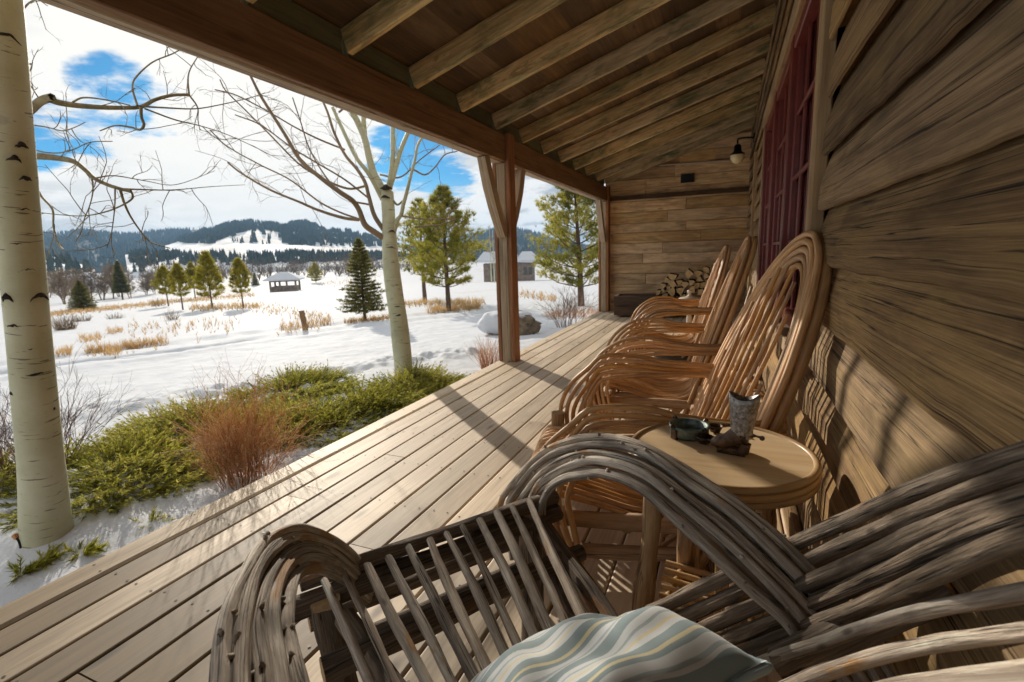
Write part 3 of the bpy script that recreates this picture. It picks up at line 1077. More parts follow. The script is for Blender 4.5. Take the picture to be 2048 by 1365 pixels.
def red_chair(label, cx, cy, yaw, rec, w, L, ah, al, ax, sc=1.0):
    th = math.atan2(math.cos(yaw), -math.sin(yaw))
    zf = EYE * (sc - 1) / sc                                  # floor height in the chair's own units
    c = thing('willow_chair', label, 'chair', (cx * sc, cy * sc, -zf * sc), th, 'red bentwood willow chairs along the wall')
    c.scale = (sc, sc, sc)
    Rb = Vector((0, -math.sin(rec), math.cos(rec)))          # up the back
    Nb = Vector((0, math.cos(rec), math.sin(rec)))           # out of the back, forward
    B0 = Vector((0, 0, .30))

    def onback(u, v, off=0.):
        return B0 + Vector((u, 0, 0)) + Rb * v + Nb * off
    m = MB()

    def hoop(ins, off, r, rnd):
        pts = []
        hw, hl = w / 2 - ins, L - ins
        for sgn in (-1, 1):
            col_ = []
            for v in [-.18, -.08, 0, .12, .25, .4, .55, .68, .78, .86, .92, .96, .985]:
                u = hoop_pt(hw, hl, v, 0, sgn)
                if v < 0:
                    u = sgn * (hw * .90) * (1 + v * .25)
                col_.append(onback(u + random.uniform(-.002, .002), v * hl if v > 0 else v * .9, off))
            if sgn < 0:
                pts += col_ + [onback(0, hl, off)]
            else:
                pts += col_[::-1]
        m.tube(pts, [r * 1.05, r, r * .95, r, r * 1.05], n=70, seg=7, rnd=rnd, wob=.07)
    for i in range(5):
        hoop(.024 * i, random.uniform(-.004, .004) - .003 * i, .0108, random.random())
    hoop(-.002, -.026, .014, random.random())
    m.build('back_hoop', M['willow'], c, local=True)
    m = MB()
    hw = w / 2 - .12
    ns = 9
    for j in range(ns):
        q = (j - (ns - 1) / 2) / ((ns - 1) / 2)
        ub = q * .21
        top = (L - .13) * math.sqrt(max(.05, 1 - (abs(q) * .86) ** 2.6)) * .99
        ut = q * hw * 1.02
        pts = [onback(ub * .98, -.12, .05), onback(ub, -.02, .012), onback(ub + (ut - ub) * .15, top * .35, .006), onback(ub + (ut - ub) * .5, top * .68, .008),
               onback(ub + (ut - ub) * .92, top * .90, .012), onback(ut * (.97 if abs(q) > .4 else 1), top + .03, .014)]
        m.tube(pts, [.0078, .0070, .0064, .0058], n=22, seg=6, wob=.08)
    # crossing rods behind
    for j in range(6):
        q = -1 + j * .4
        m.tube([onback(q * .2, .02, -.03), onback(q * .2 + .10, .35, -.03), onback(q * .2 + .26, .72, -.028)], .007, n=12, seg=6, wob=.06)
    for v in (.02, .40):
        m.tube([onback(-hw - .10, v, -.035), onback(0, v + .015, -.045), onback(hw + .10, v, -.035)], .019, n=16, seg=8, wob=.1, capmat=1)
    m.build('back_slats', [M['willow'], M['logend']], c, local=True)
    # seat rods: dip at the back, roll over the front rail
    m = MB()
    ns = 17
    for j in range(ns):
        q = (j - (ns - 1) / 2) / ((ns - 1) / 2)
        u0, u1 = q * .22, q * .29
        z0 = random.uniform(-.004, .004)
        pts = [(u0, -.05, .40 + z0), (u0 * 1.02, .02, .335 + z0), (u0 * 1.06, .15, .315 + z0), (u0 * 1.15, .32, .365 + z0), (u1, .45, .405 + z0), (u1 * 1.02, .52, .395 + z0), (u1 * 1.02, .555, .33 + z0), (u1, .55, .26 + z0)]
        m.tube(pts, .0088, n=26, seg=6, wob=.08)
    m.build('seat', M['willow'], c, local=True)
    fb = -math.tan(rec) * (ah - .3)
    for sgn in (-1, 1):
        m = MB()
        for i in range(5):
            k = i / 4
            uo = sgn * (ax + .012 - .05 * k * 0)
            ins = .026 * i
            zb = ah - .011 * i
            pts = [(sgn * (ax - .01), fb - .06, zb - .0), (uo, fb + .05, zb), (uo, fb + .20, ah + .012 - .015 * i), (uo + sgn * .004, .16, ah + .030 - .020 * i),
                   (uo + sgn * .008, .30, ah + .026 - .0245 * i), (uo + sgn * .01, al - .10 - .2 * ins, ah - .02 - .027 * i), (uo + sgn * .01, al - .02 - .75 * ins, ah - .10 - .024 * i),
                   (uo + sgn * .006, al + .02 - ins, ah - .20 - .012 * i), (uo, al + .005 - ins, ah - .34), (uo - sgn * .004, al - .07 - .5 * ins, ah - .46)]
            pts = [Vector(p) + Vector((random.uniform(-.002, .002) + sgn * .004 * (i % 2), 0, random.uniform(-.002, .002))) for p in pts]
            m.tube(pts, [.0086, .0088, .0094, .010], n=44, seg=7, wob=.12)
        m.build('arm', M['willow'], c, local=True)
        m = MB()
        m.tube([(sgn * (ax - .03), .50, zf), (sgn * (ax - .035), .49, .22), (sgn * (ax - .03), .48, .46)], [.030, .026, .028], n=14, seg=9, wob=.12, capmat=1)
        m.build('leg', [M['log'], M['logend']], c, local=True)
        m = MB()
        m.tube([(sgn * (ax - .08), -.06, zf), (sgn * (ax - .075), -.05, .22), (sgn * (ax - .07), -.07, .42)], [.030, .026, .027], n=14, seg=9, wob=.12, capmat=1)
        m.build('leg', [M['log'], M['logend']], c, local=True)
    m = MB()
    for (p, q, r) in (((-ax - .04, .50, .35), (ax + .04, .50, .36), .024), ((-ax - .02, .47, .17 + zf * .5), (ax + .02, .47, .16 + zf * .5), .022), ((-ax, -.03, .30), (ax, -.03, .29), .024), ((-ax + .02, -.06, .15 + zf * .6), (ax - .02, -.06, .15 + zf * .6), .02),
                      ((ax - .06, .56, .31), (ax - .1, -.16, .30), .024), ((-ax + .06, .56, .31), (-ax + .1, -.16, .30), .024), ((ax - .03, .54, .13 + zf * .6), (ax - .07, -.12, .14 + zf * .6), .021), ((-ax + .03, .54, .13 + zf * .6), (-ax + .07, -.12, .14 + zf * .6), .021),
                      ((-ax + .1, .2, .27), (ax - .1, .2, .27), .02)):
        mid = (Vector(p) + Vector(q)) / 2 + Vector((0, 0, random.uniform(-.01, .01)))
        m.tube([p, mid, q], [r * .95, r * 1.05, r], n=12, seg=9, wob=.14, capmat=1)
    m.build('stretcher', [M['log'], M['logend']], c, local=True)
    return c


red_chair('red willow chair nearest the viewer, behind the round pine table', -.100, 1.70, .187, .368, .74, .916, .665, .455, .335, 1.16)
red_chair('red willow chair in the middle, between the nearest and the farthest red chair', -.181, 2.95, .085, .32, .60, .917, .646, .50, .35, 1.06)
red_chair('red willow chair farthest along the porch, closest to the firewood', -.27, 4.61, .156, .303, .566, .875, .641, .50, .325, 1.06)

def stubs(m, pts, r, n):
    """little cut twig knots on a rod"""
    C_ = catmull(pts, 60)
    for k in range(n):
        i = random.randint(2, 57)
        t_ = (C_[i + 1] - C_[i]).normalized()
        d_ = Vector((random.gauss(0, 1), random.gauss(0, 1), random.gauss(.6, 1)))
        d_ = (d_ - t_ * d_.dot(t_)).normalized()
        q = C_[i] + d_ * r * .75
        m.tube([q, q + (d_ + t_ * .4) * r * random.uniform(.4, .75)], [r * .36, r * .22], n=2, seg=7, wob=.2)


# ------------------------------------------------------------------ grey willow chair in the foreground
gc_ = PZ(850, 1085, .43)
G0 = Vector((-.20, .72, 0))
gch = thing('bentwood_armchair', 'weathered grey bentwood armchair in the foreground holding a striped pillow', 'armchair', tuple(G0))
Sg = Vector((.574, .819, 0))
A_, B_ = PZ(620, 1165, .42), PZ(1095, 1000, .42)
of = (B_.x + .06 * Sg.x, B_.y + .06 * Sg.y, 0)
outer = [PP(x, y, of, Sg) for x, y in ((1000, 1015), (1035, 960), (1085, 908), (1140, 884), (1200, 876), (1290, 893), (1400, 962), (1512, 1040), (1610, 1135), (1700, 1236))]
outer = [outer[0] + Vector((.03, -.02, -.16))] + outer + [outer[-1] + (outer[-1] - outer[-2]) * .9 + Vector((0, 0, -.03))]
of2 = (of[0] - .095 * Sg.x, of[1] - .095 * Sg.y, 0)
inner = [PP(x, y, of2, Sg) for x, y in ((1085, 1030), (1095, 985), (1125, 962), (1165, 950), (1205, 950), (1284, 977), (1345, 1028), (1410, 1090), (1500, 1176), (1581, 1256))]
inner = [inner[0] + Vector((.03, -.02, -.12))] + inner + [inner[-1] + (inner[-1] - inner[-2]) * .9 + Vector((0, 0, -.03))]
m = MB()
for i in range(5):
    k = i / 4
    dz = -.010 * math.sin(k * math.pi) * 0
    pts = [o.lerp(p, k) + Vector((random.uniform(-.002, .002), random.uniform(-.002, .002), random.uniform(-.003, .003) + .006 * (i % 2))) for o, p in zip(outer, inner)]
    stubs(m, pts, .0118, 11)
    m.tube(pts, [.0100, .0106, .0103, .0102, .0112], n=110, seg=18, wob=.12, noisef=14, ridge=.34)
for i in range(3):                                # second layer beneath
    k = (i + .6) / 4
    pts = [o.lerp(p, k) + Vector((0, 0, -.027)) for o, p in zip(outer, inner)]
    m.tube(pts, [.0100, .0105, .0100], n=60, seg=8, wob=.15, noisef=14)
m.build('arm', M['greyw'], gch)
no = [PZ(*p, z) for p, z in (((745, 1165), .30), ((705, 1115), .46), ((655, 1076), .55), ((595, 1060), .61), ((543, 1078), .64), ((493, 1138), .665), ((456, 1235), .68), ((438, 1365), .69), ((425, 1560), .68), ((420, 1800), .62))]
ni = [PZ(*p, z) for p, z in (((735, 1200), .28), ((690, 1160), .42), ((650, 1140), .50), ((618, 1135), .55), ((592, 1150), .58), ((578, 1190), .61), ((578, 1260), .64), ((603, 1365), .66), ((640, 1520), .65), ((690, 1720), .60))]
m = MB()
for i in range(5):
    k = i / 4
    pts = [o.lerp(p, k) + Vector((random.uniform(-.002, .002), random.uniform(-.002, .002), .005 * (i % 2))) for o, p in zip(no, ni)]
    stubs(m, pts, .0118, 9)
    m.tube(pts, [.0100, .0108, .0105, .0098, .0098], n=100, seg=18, wob=.12, noisef=14, ridge=.34)
for i in range(3):
    k = (i + .6) / 4
    pts = [o.lerp(p, k) + Vector((0, 0, -.02)) for o, p in zip(no, ni)]
    m.tube(pts, .0115, n=50, seg=8, wob=.15, noisef=14)
m.build('arm', M['greyw'], gch)
# front rail: a split half-log on a round log
m = MB()
dA = (B_ - A_).normalized()
m.tube([A_ - dA * .02 + Vector((0, 0, .006)), (A_ + B_) / 2 + Vector((0, 0, .004)), B_ + dA * .03], [.020, .018, .019], n=44, seg=16, wob=.14, ridge=.3)
lo_ = Vector((.01, -.012, -.038))
m.tube([A_ - dA * .045 + lo_, (A_ + B_) / 2 + lo_, B_ + dA * .03 + lo_], [.026, .023, .025], n=44, seg=18, wob=.14, capmat=1, ridge=.3)
m.build('front_rail', [M['greydark'], M['logend']], gch)
# slats of the seat
m = MB()
tops = [(650, 1166), (689, 1151), (736, 1135), (779, 1120), (820, 1100), (861, 1086), (896, 1073), (927, 1057), (962, 1045), (996, 1030), (1027, 1018), (1060, 1006)]
bots = [(740, 1365), (790, 1365), (855, 1365), (904, 1365), (947, 1354), (976, 1342), (1017, 1323), (1044, 1311), (1078, 1291), (1103, 1272), (1134, 1252), (1166, 1237)]
for i, (a, c) in enumerate(zip(tops, bots)):
    p, q = PZ(*a, .452), PZ(*c, .395)
    dv = (q - p)
    bend = Vector((random.uniform(-.003, .003), random.uniform(-.003, .003), random.uniform(-.003, .003)))
    r = random.uniform(.0072, .0098)
    m.tube([p - dv * .03, p + dv * .12 + bend * .4, p + dv * .5 + bend, q, q + dv * .5, q + dv * .9], [r * .9, r * 1.1, r, r * .95], n=50, seg=12, wob=.16, noisef=16, ridge=.3)
m.build('seat_slats', M['greyw'], gch)
m = MB()
p, q = PZ(645, 1345, .345), PZ(1160, 1105, .345)
m.tube([p, (p + q) / 2 + Vector((0, 0, .008)), q], [.027, .024, .024], n=44, seg=18, wob=.14, capmat=1, ridge=.3)
m.build('seat_bearer', [M['greydark'], M['logend']], gch)
m = MB()
p, q = PZ(760, 1190, .27), PZ(990, 1098, .27)
m.tube([p - (q - p) * .5, (p + q) / 2, q + (q - p) * .35], [.021, .019, .021], n=30, seg=10, wob=.16, capmat=1)
p, q = PZ(820, 1230, .16), PZ(1000, 1150, .16)
m.tube([p - (q - p) * .8, (p + q) / 2, q + (q - p) * .6], [.019, .018, .019], n=30, seg=10, wob=.16, capmat=1)
# side bearers running back under the slats
p, q = PZ(1080, 1050, .36), PZ(1225, 1255, .33)
m.tube([p, (p + q) / 2, q, q + (q - p) * .35], [.026, .027, .025], n=30, seg=10, wob=.16, capmat=1)
p, q = PZ(690, 1235, .36), PZ(800, 1400, .33)
m.tube([p, (p + q) / 2, q, q + (q - p) * .35], [.024, .025, .025], n=30, seg=10, wob=.16, capmat=1)
p, q = PZ(1085, 1110, .2), PZ(1180, 1330, .2)
m.tube([p, (p + q) / 2, q, q + (q - p) * .35], [.020, .021, .02], n=24, seg=9, wob=.16, capmat=1)
m.build('stretcher', [M['greydark'], M['logend']], gch)
for p, hh, lean in ((PZ(655, 1215, .38), .39, (.02, .03)), (PZ(1062, 1040, .38), .40, (.0, .0))):
    m = MB()
    m.tube([(p.x + lean[0], p.y + lean[1], .0), (p.x + lean[0] * .4, p.y + lean[1] * .4, .2), (p.x, p.y, hh + .005)], [.036, .032, .034], n=30, seg=18, wob=.16, capmat=1, ridge=.3)
    m.build('leg', [M['greydark'], M['logend']], gch)
bk = G0 - Vector((-.819, .574, 0)) * .1
for sg in (-1, 1):
    p = Vector((-.06, .58, 0)) + Sg * (.27 * sg)
    m = MB()
    m.tube([(p.x - .02, p.y, .0), (p.x, p.y, .2), (p.x + .03, p.y - .02, .4)], [.035, .031, .034], n=30, seg=18, wob=.16, capmat=1, ridge=.3)
    m.build('leg', [M['greydark'], M['logend']], gch)
# back: bundle of thick rods leaning towards the wall
Fg = Vector((-.819, .574, 0))
Rl = Vector((.33, -.25, .43)).normalized()
m = MB()
for i in range(5):
    zl, zh = .45 - .012 * i, .93 - .010 * i
    p0, p1, p2 = PZ(1436 + 15 * i, 1160 + 36 * i, zl - .01 * (i % 2)), PZ(1660 + 12 * i, 1056 + 41 * i, .65 - .011 * i - .012 * (i % 2)), PZ(2048, 905 + 42 * i, zh - .008 * (i % 2))
    b0 = p0 + (p0 - p1).normalized() * .24
    e1 = Vector((.268 - .010 * i, .36 + .012 * i, 1.03 - .024 * i))
    e2 = Vector((.255 - .014 * i, .16 + .012 * i, 1.06 - .03 * i))
    e3 = Vector((.215 - .018 * i, .00 + .02 * i, .99 - .02 * i))
    e4 = Vector((.13, -.10 + .022 * i, .82))
    e5 = Vector((-.03, -.17 + .022 * i, .62))
    e6 = Vector((-.20, -.17 + .022 * i, .42))
    m.tube([b0, p0, p1, p2, e1, e2, e3, e4, e5, e6], [.0140, .0128, .0096, .0078, .0075, .0075], n=130, seg=18, wob=.12, noisef=12, ridge=.34)
m.build('back_hoop', M['greydark'], gch)
m = MB()
rods = [[((1440, 1375), .40), ((1520, 1330), .46), ((1640, 1287), .55), ((1800, 1235), .68), ((2048, 1185), .82), ((2500, 1110), .94)],
        [((1480, 1420), .42), ((1640, 1350), .56), ((1800, 1303), .66), ((2048, 1266), .81), ((2500, 1235), .93)],
        [((1560, 1450), .46), ((1750, 1385), .63), ((2048, 1345), .80), ((2500, 1330), .92)]]
for i, rod in enumerate(rods):
    pts = [PZ(*p, z) for p, z in rod]
    pts = [pts[0] - (pts[1] - pts[0]) * .8] + pts
    m.tube(pts, [.0120, .0105, .0085, .0075, .0075], n=70, seg=16, wob=.12, noisef=14, ridge=.28)
for i in range(3):
    a0 = Vector((-.20 - .03 * i, .62 - .11 * i, .38))
    m.tube([a0, a0 + Rl * .3 + Vector((.02, 0, 0)), a0 + Rl * .62, a0 + Rl * .85 + Vector((-.0, -.03, 0))], .0135, n=40, seg=9, wob=.13, noisef=14)
m.build('back_slats', M['greyw'], gch)
m = MB()                                             # stub of a log in the back frame
p, q = PZ(1560, 1330, .47), PZ(1890, 1165, .66)
m.tube([p, p.lerp(q, .5), q], [.026, .028, .03], n=18, seg=12, wob=.16, capmat=1)
m.build('back_log', [M['greydark'], M['log']], gch)

# ------------------------------------------------------------------ striped pillow on the grey chair
pl_v, pl_f, pl_g = [], [], []
NPL = 40
FL_, FR_, NL_ = PZ(1190, 1262, .45), PZ(1486, 1303, .60), PZ(950, 1385, .455)
ex = (FR_ - FL_).normalized()
ey = (FL_ - NL_)
ey = (ey - ex * ey.dot(ex)).normalized()
ez = ex.cross(ey)
ca = FL_ + ex * .155 - ey * .155
HS = .172
for side in (1, -1):
    for i in range(NPL + 1):
        for j in range(NPL + 1):
            u, v = 2 * i / NPL - 1, 2 * j / NPL - 1
            pinch = 1 - .10 * (1 - abs(u) ** 2) * abs(v) ** 3 
            pinch2 = 1 - .10 * (1 - abs(v) ** 2) * abs(u) ** 3
            x, y = u * HS * pinch2, v * HS * pinch
            q = max(0., (1 - u ** 4)) ** .55 * max(0., (1 - v ** 4)) ** .55
            z = side * (.054 * q)
            z += .014 * q * noise.noise((u * 1.7, v * 1.7, 3 + side)) + .010 * q * noise.noise((u * 4, v * 3, 7)) + .02 * noise.noise((u * 1.1, v * 1.1, 20))
            z -= .02 * (u * u) * (1 if side > 0 else .6)
            pl_v.append(ca + ex * x + ey * y + ez * z)
            pl_g.append((u * .19 + .07 + .012 * noise.noise((u, v * 1.3, 31)), v * .19, 0))
    o = 0 if side == 1 else (NPL + 1) ** 2
    for i in range(NPL):
        for j in range(NPL):
            a = o + i * (NPL + 1) + j
            q = (a, a + NPL + 1, a + NPL + 2, a + 1)
            pl_f.append(q if side == 1 else q[::-1])
m = MB()
m.add(pl_v, pl_f, pl_g, .5, 0, True)
pil = tag(m.build('pillow', M['cloth']), 'grey, white and cream striped pillow resting on the seat of the grey armchair', 'pillow')
m = MB()
edge = [pl_v[i * (NPL + 1)] for i in range(NPL + 1)] + [pl_v[NPL * (NPL + 1) + j] for j in range(1, NPL + 1)]
edge += [pl_v[i * (NPL + 1) + NPL] for i in range(NPL - 1, -1, -1)] + [pl_v[j] for j in range(NPL - 1, -1, -1)]
m.tube(edge, .006, n=200, seg=7, cap=False)
m.build('piping', M['piping'], pil, local=True)

# ------------------------------------------------------------------ round side table
TC = Vector((.0, 1.335, 0))
TZ, TR = .60, .212
tb = thing('side_table', 'round pine-topped side table with bent cane rim and log legs', 'table', tuple(TC))
m = MB()
pts = [(TR * math.cos(a), TR * math.sin(a)) for a in [2 * math.pi * k / 64 for k in range(64)]]
nb_ = 4
vs, fs, gg, rn_ = [], [], [], []
for zz_ in (TZ, TZ - .02):
    for (x, y) in pts:
        vs.append((TC.x + x, TC.y + y, zz_))
        gg.append((y + .3, zz_, x))
m.add(vs, [tuple(range(64))] + [tuple(range(127, 63, -1))] + [(k, 64 + k, 64 + (k + 1) % 64, (k + 1) % 64) for k in range(64)], gg, .5)
m.build('table_top', M['tabletop'], tb)
m = MB()
for k, (zz_, rr_, rad) in enumerate(((TZ - .004, TR + .008, .0095), (TZ - .022, TR + .010, .0095), (TZ - .040, TR + .008, .009))):
    rg = [(TC.x + rr_ * math.cos(a), TC.y + rr_ * math.sin(a), zz_) for a in [2 * math.pi * q / 40 for q in range(41)]]
    m.tube(rg, rad, n=100, seg=8, wob=.05, cap=False)
m.build('rim', M['cane'], tb)
feet = [((-.195, 1.275), (-.150, 1.235)), ((-.085, 1.53), (-.075, 1.48)), ((.045, 1.27), (.055, 1.205)), ((.165, 1.48), (.13, 1.43))]
for (fx, fy), (tx, ty) in feet:
    m = MB()
    m.tube([(fx, fy, 0), ((fx + tx) / 2 + random.uniform(-.012, .012), (fy + ty) / 2 + random.uniform(-.01, .01), .2), (tx + random.uniform(-.012, .012), ty, .36), (tx, ty, TZ - .02)], [.023, .026, .021, .025], n=34, seg=18, wob=.18, noisef=8, capmat=1, ridge=.25)
    m.build('leg', [M['log'], M['logend']], tb)
m = MB()
for a0, a1 in ((0, 1), (1, 3), (3, 2), (2, 0)):
    p, q = Vector((*feet[a0][0], 0)), Vector((*feet[a1][0], 0))
    c_ = (p + q) / 2
    out_ = (c_ - Vector((TC.x, TC.y, 0)))
    out_.normalize()
    dd = (q - p) * .36
    m.tube([c_ - dd * 1.05 + Vector((0, 0, .01)), c_ - dd * 1.0 + Vector((0, 0, .25)), c_ - dd * .85 + Vector((0, 0, .40)), c_ + Vector((0, 0, .47)), c_ + dd * .85 + Vector((0, 0, .40)), c_ + dd * 1.0 + Vector((0, 0, .25)), c_ + dd * 1.05 + Vector((0, 0, .01))], .0095, n=44, seg=7, wob=.06)
m.build('bent_hoops', M['cane'], tb)
m = MB()
for k in range(7):
    q = (k - 3) / 3
    a = Vector((-.14 + .0 * q, 1.36 + q * .12, .15))
    c_ = Vector((.12, 1.345 + q * .12 - .02, .15))
    m.tube([a, c_], .009, n=8, seg=7, wob=.06)
m.tube([(-.14, 1.22, .142), (-.09, 1.49, .142)], .010, n=8, seg=7, wob=.06)
m.tube([(.07, 1.21, .142), (.13, 1.46, .142)], .010, n=8, seg=7, wob=.06)
m.build('shelf', M['cane'], tb)

# ------------------------------------------------------------------ ashtray and boot on the table
ac = PZ(1378, 872, TZ)
ash = thing('ashtray', 'round verdigris ashtray with a coin-edged rim and two small side cups', 'ashtray', tuple(ac))
m = MB()
RA = .052
m.lathe([(0, .002), (RA * .92, .002), (RA, .010), (RA * .98, .026), (RA * 1.06, .031), (RA * 1.02, .035), (RA * .90, .034), (RA * .86, .022), (RA * .76, .014), (0, .012)], ac, 56, bump=lambda a, i: .035 * math.sin(a * 26) if i in (4, 5) else (.02 * math.sin(a * 14) if i in (2, 3) else 0))
m.build('bowl', M['verdigris'], ash)
for (cx_, cy_, s_) in ((1408, 888, 1), (1430, 866, .9)):
    cc = PZ(cx_, cy_, TZ)
    m = MB()
    r_ = .021 * s_
    m.lathe([(0, .004), (r_ * .7, .004), (r_, .016), (r_ * 1.1, .022), (r_ * .98, .022), (r_ * .8, .012), (0, .009)], cc, 28)
    ux = (cc - ac).normalized()
    m.tube([cc + ux * r_ + Vector((0, 0, .019)), cc + ux * (r_ + .014) + Vector((.004, 0, .018)), cc + ux * (r_ + .026) + Vector((.012, 0, .021))], [.006, .004, .006], n=10, seg=8)
    m.build('cup', M['bronze'], ash)
for k in range(4):
    m = MB()
    a = math.pi * (.25 + .5 * k)
    q = ac + Vector((RA * 1.02 * math.cos(a), RA * 1.02 * math.sin(a), .033))
    m.tube([q, q + Vector((.006 * math.cos(a), .006 * math.sin(a), .006)), q + Vector((.012 * math.cos(a), .012 * math.sin(a), .002))], .004, n=6, seg=7)
    q2 = ac + Vector((RA * .99 * math.cos(a), RA * .99 * math.sin(a), 0))
    m.plank((q2.x, q2.y, .0 + TZ + .001), (q2.x, q2.y, TZ + .028), (math.cos(a), math.sin(a), 0), .022, .012, ch=.003)
    m.build('lug', M['bronze'], ash)

bp = PZ(1470, 903, TZ)
bt = thing('cowboy_boot', 'tarnished silver cowboy boot ornament with spur standing on a dark block', 'ornament', tuple(bp))
toe = PZ(1422, 886, TZ + .022)
heel = PZ(1492, 894, TZ + .028)
ax_ = (heel - toe)
ax_.z = 0
BLn = ax_.length
ax_.normalize()
sx_ = Vector((-ax_.y, ax_.x, 0))
blk = MB()
bc = PZ(1466, 905, TZ) + Vector((0, 0, .012))
blk.plank(bc - ax_ * .035, bc + ax_ * .032, (0, 0, 1), .052, .022, ch=.005)
blk.build('base_block', M['bronze'], bt)
m = MB()
zb = TZ + .024
# shaft: loft of flattened rings, deep notches at front and back of the collar
rings = []
hs2 = [0, .02, .04, .065, .09, .105]
SH = heel - ax_ * .012
for hh in hs2:
    q = hh / .105
    a_ = .0235 + .013 * q + (.004 if hh < .01 else 0)
    b_ = .018 + .007 * q
    cc = SH + ax_ * (.003 * q) + Vector((0, 0, 0))
    rg = []
    for j in range(24):
        t_ = 2 * math.pi * j / 24
        dip = (.016 * (abs(math.sin(t_)) ** 2) - .010) if hh > .1 else 0
        p = cc + ax_ * (a_ * math.cos(t_)) + sx_ * (b_ * math.sin(t_))
        rg.append(Vector((p.x, p.y, zb + .028 + hh - dip)))
    rings.append(rg)
inn = [[p + (sum(rg, Vector()) / 24 - p) * .14 + Vector((0, 0, 0)) for p in rg] for rg in (rings[-1], rings[2])]
allr = rings + inn
v = [p for rg in allr for p in rg]
fcs = []
for i in range(len(allr) - 1):
    for j in range(24):
        a, c_ = i * 24 + j, i * 24 + (j + 1) % 24
        fcs.append((a, c_, c_ + 24, a + 24))
fcs.append(tuple(range((len(allr) - 1) * 24, len(allr) * 24)))
m.add(v, fcs, None, .4, 0, True)
m.build('shaft', M['pewter'], bt)
m = MB()
rings = []
for q, hw_, h0, h1 in ((-.02, .003, .010, .016), (.05, .012, .002, .024), (.2, .0185, .000, .032), (.38, .0205, .000, .040), (.55, .0185, .002, .056), (.7, .0180, .008, .070), (.85, .0185, .014, .070), (1.0, .0175, .016, .066), (1.06, .012, .022, .056)):
    cc = Vector((toe.x, toe.y, 0)) + ax_ * (BLn * q)
    rg = []
    for j in range(16):
        t_ = 2 * math.pi * j / 16
        zz_ = (h0 + h1) / 2 + (h1 - h0) / 2 * math.sin(t_)
        p = cc + sx_ * (hw_ * math.cos(t_))
        rg.append(Vector((p.x, p.y, zb - .010 + zz_)))
    rings.append(rg)
v = [p for rg in rings for p in rg]
fcs = []
for i in range(len(rings) - 1):
    for j in range(16):
        a, c_ = i * 16 + j, i * 16 + (j + 1) % 16
        fcs.append((a, a + 16, c_ + 16, c_))
fcs += [tuple(range(16)), tuple(range(len(v) - 1, len(v) - 17, -1))]
m.add(v, fcs, None, .8, 0, True)
m.build('foot', M['bronze'], bt)
m = MB()
hp = Vector((toe.x, toe.y, 0)) + ax_ * (BLn * .94)
m.plank((hp.x, hp.y, zb - .011), (hp.x + ax_.x * .004, hp.y + ax_.y * .004, zb + .012), tuple(ax_), .026, .024, ch=.004)
m.build('heel', M['bronze'], bt)
m = MB()
q = hp + ax_ * .012
m.tube([Vector((q.x, q.y, zb + .034)) + sx_ * .02 - ax_ * .02, Vector((q.x, q.y, zb + .036)) + ax_ * .012, Vector((q.x, q.y, zb + .034)) - sx_ * .02 - ax_ * .02], .003, n=14, seg=6)
m.tube([Vector((q.x, q.y, zb + .036)) + ax_ * .012, Vector((q.x, q.y, zb + .034)) + ax_ * .03], .003, n=4, seg=6)
w0 = Vector((q.x, q.y, zb + .033)) + ax_ * .028
for k in range(8):
    a = 2 * math.pi * k / 8
    m.tube([w0, w0 + ax_ * (.006 * math.cos(a)) + Vector((0, 0, .006 * math.sin(a)))], [.0035, .002], n=3, seg=5)
m.build('spur', M['bronze'], bt)

# ------------------------------------------------------------------ far end: pedestal stand, planter box, firewood
pc = PZ(1374, 668, 0.0)
pc = Vector((-.36, 5.75, 0))
st_ = thing('pedestal_stand', 'pale turned pedestal stand with round top and knob, behind the far chairs', 'stand', tuple(pc))
m = MB()
m.lathe([(0, .0), (.16, .0), (.17, .02), (.12, .045), (.03, .07), (.022, .2), (.028, .34), (.020, .46), (.03, .54), (.03, .56)], pc, 24)
m.build('stem', M['white_turn'], st_)
m = MB()
m.lathe([(0, .555), (.11, .56), (.125, .575), (.115, .59), (.05, .605), (.018, .62), (.016, .64), (.028, .655), (.024, .675), (0, .685)], pc, 28)
m.build('round_top', M['white_turn'], st_)
kc = PZ(1350, 660, .10)
kb = MB()
kb.lathe([(0, 0), (.20, 0), (.235, .04), (.235, .085), (.20, .11), (.17, .112), (.15, .10), (0, .095)], (-.42, 5.15, 0), 32)
tag(kb.build('floor_basin', M['grey_cush']), 'low round dark grey basin on the deck beneath the arm of the farthest chair', 'basin')

# planter box
a, c = PZ(1240, 627, 0), PZ(1330, 634, 0)
pb = thing('planter_box', 'long low open box of dark boards on the deck against the end wall', 'planter', (a.x + .45, 8.9, 0))
m = MB()
bx0, bx1, by0, by1 = a.x, a.x + 1.0, 8.55, 9.05
for (z0, z1) in ((.03, .19), (.195, .36)):
    m.plank((bx0, by0, (z0 + z1) / 2), (bx1, by0, (z0 + z1) / 2), (0, 0, 1), .04, z1 - z0, seg=6, wob=.003)
    m.plank((bx0, by1, (z0 + z1) / 2), (bx1, by1, (z0 + z1) / 2), (0, 0, 1), .04, z1 - z0, seg=6, wob=.003)
    m.plank((bx0 + .02, by0 + .022, (z0 + z1) / 2), (bx0 + .02, by1 - .022, (z0 + z1) / 2), (0, 0, 1), .04, z1 - z0, seg=4, wob=.003)
    m.plank((bx1 - .02, by0 + .022, (z0 + z1) / 2), (bx1 - .02, by1 - .022, (z0 + z1) / 2), (0, 0, 1), .04, z1 - z0, seg=4, wob=.003)
m.build('side_boards', M['darkbox'], pb)
m = MB()
m.box((bx0 + .04, by0 + .022, .02), (bx1 - .04, by1 - .022, .05))
m.build('bottom', M['darkbox'], pb)

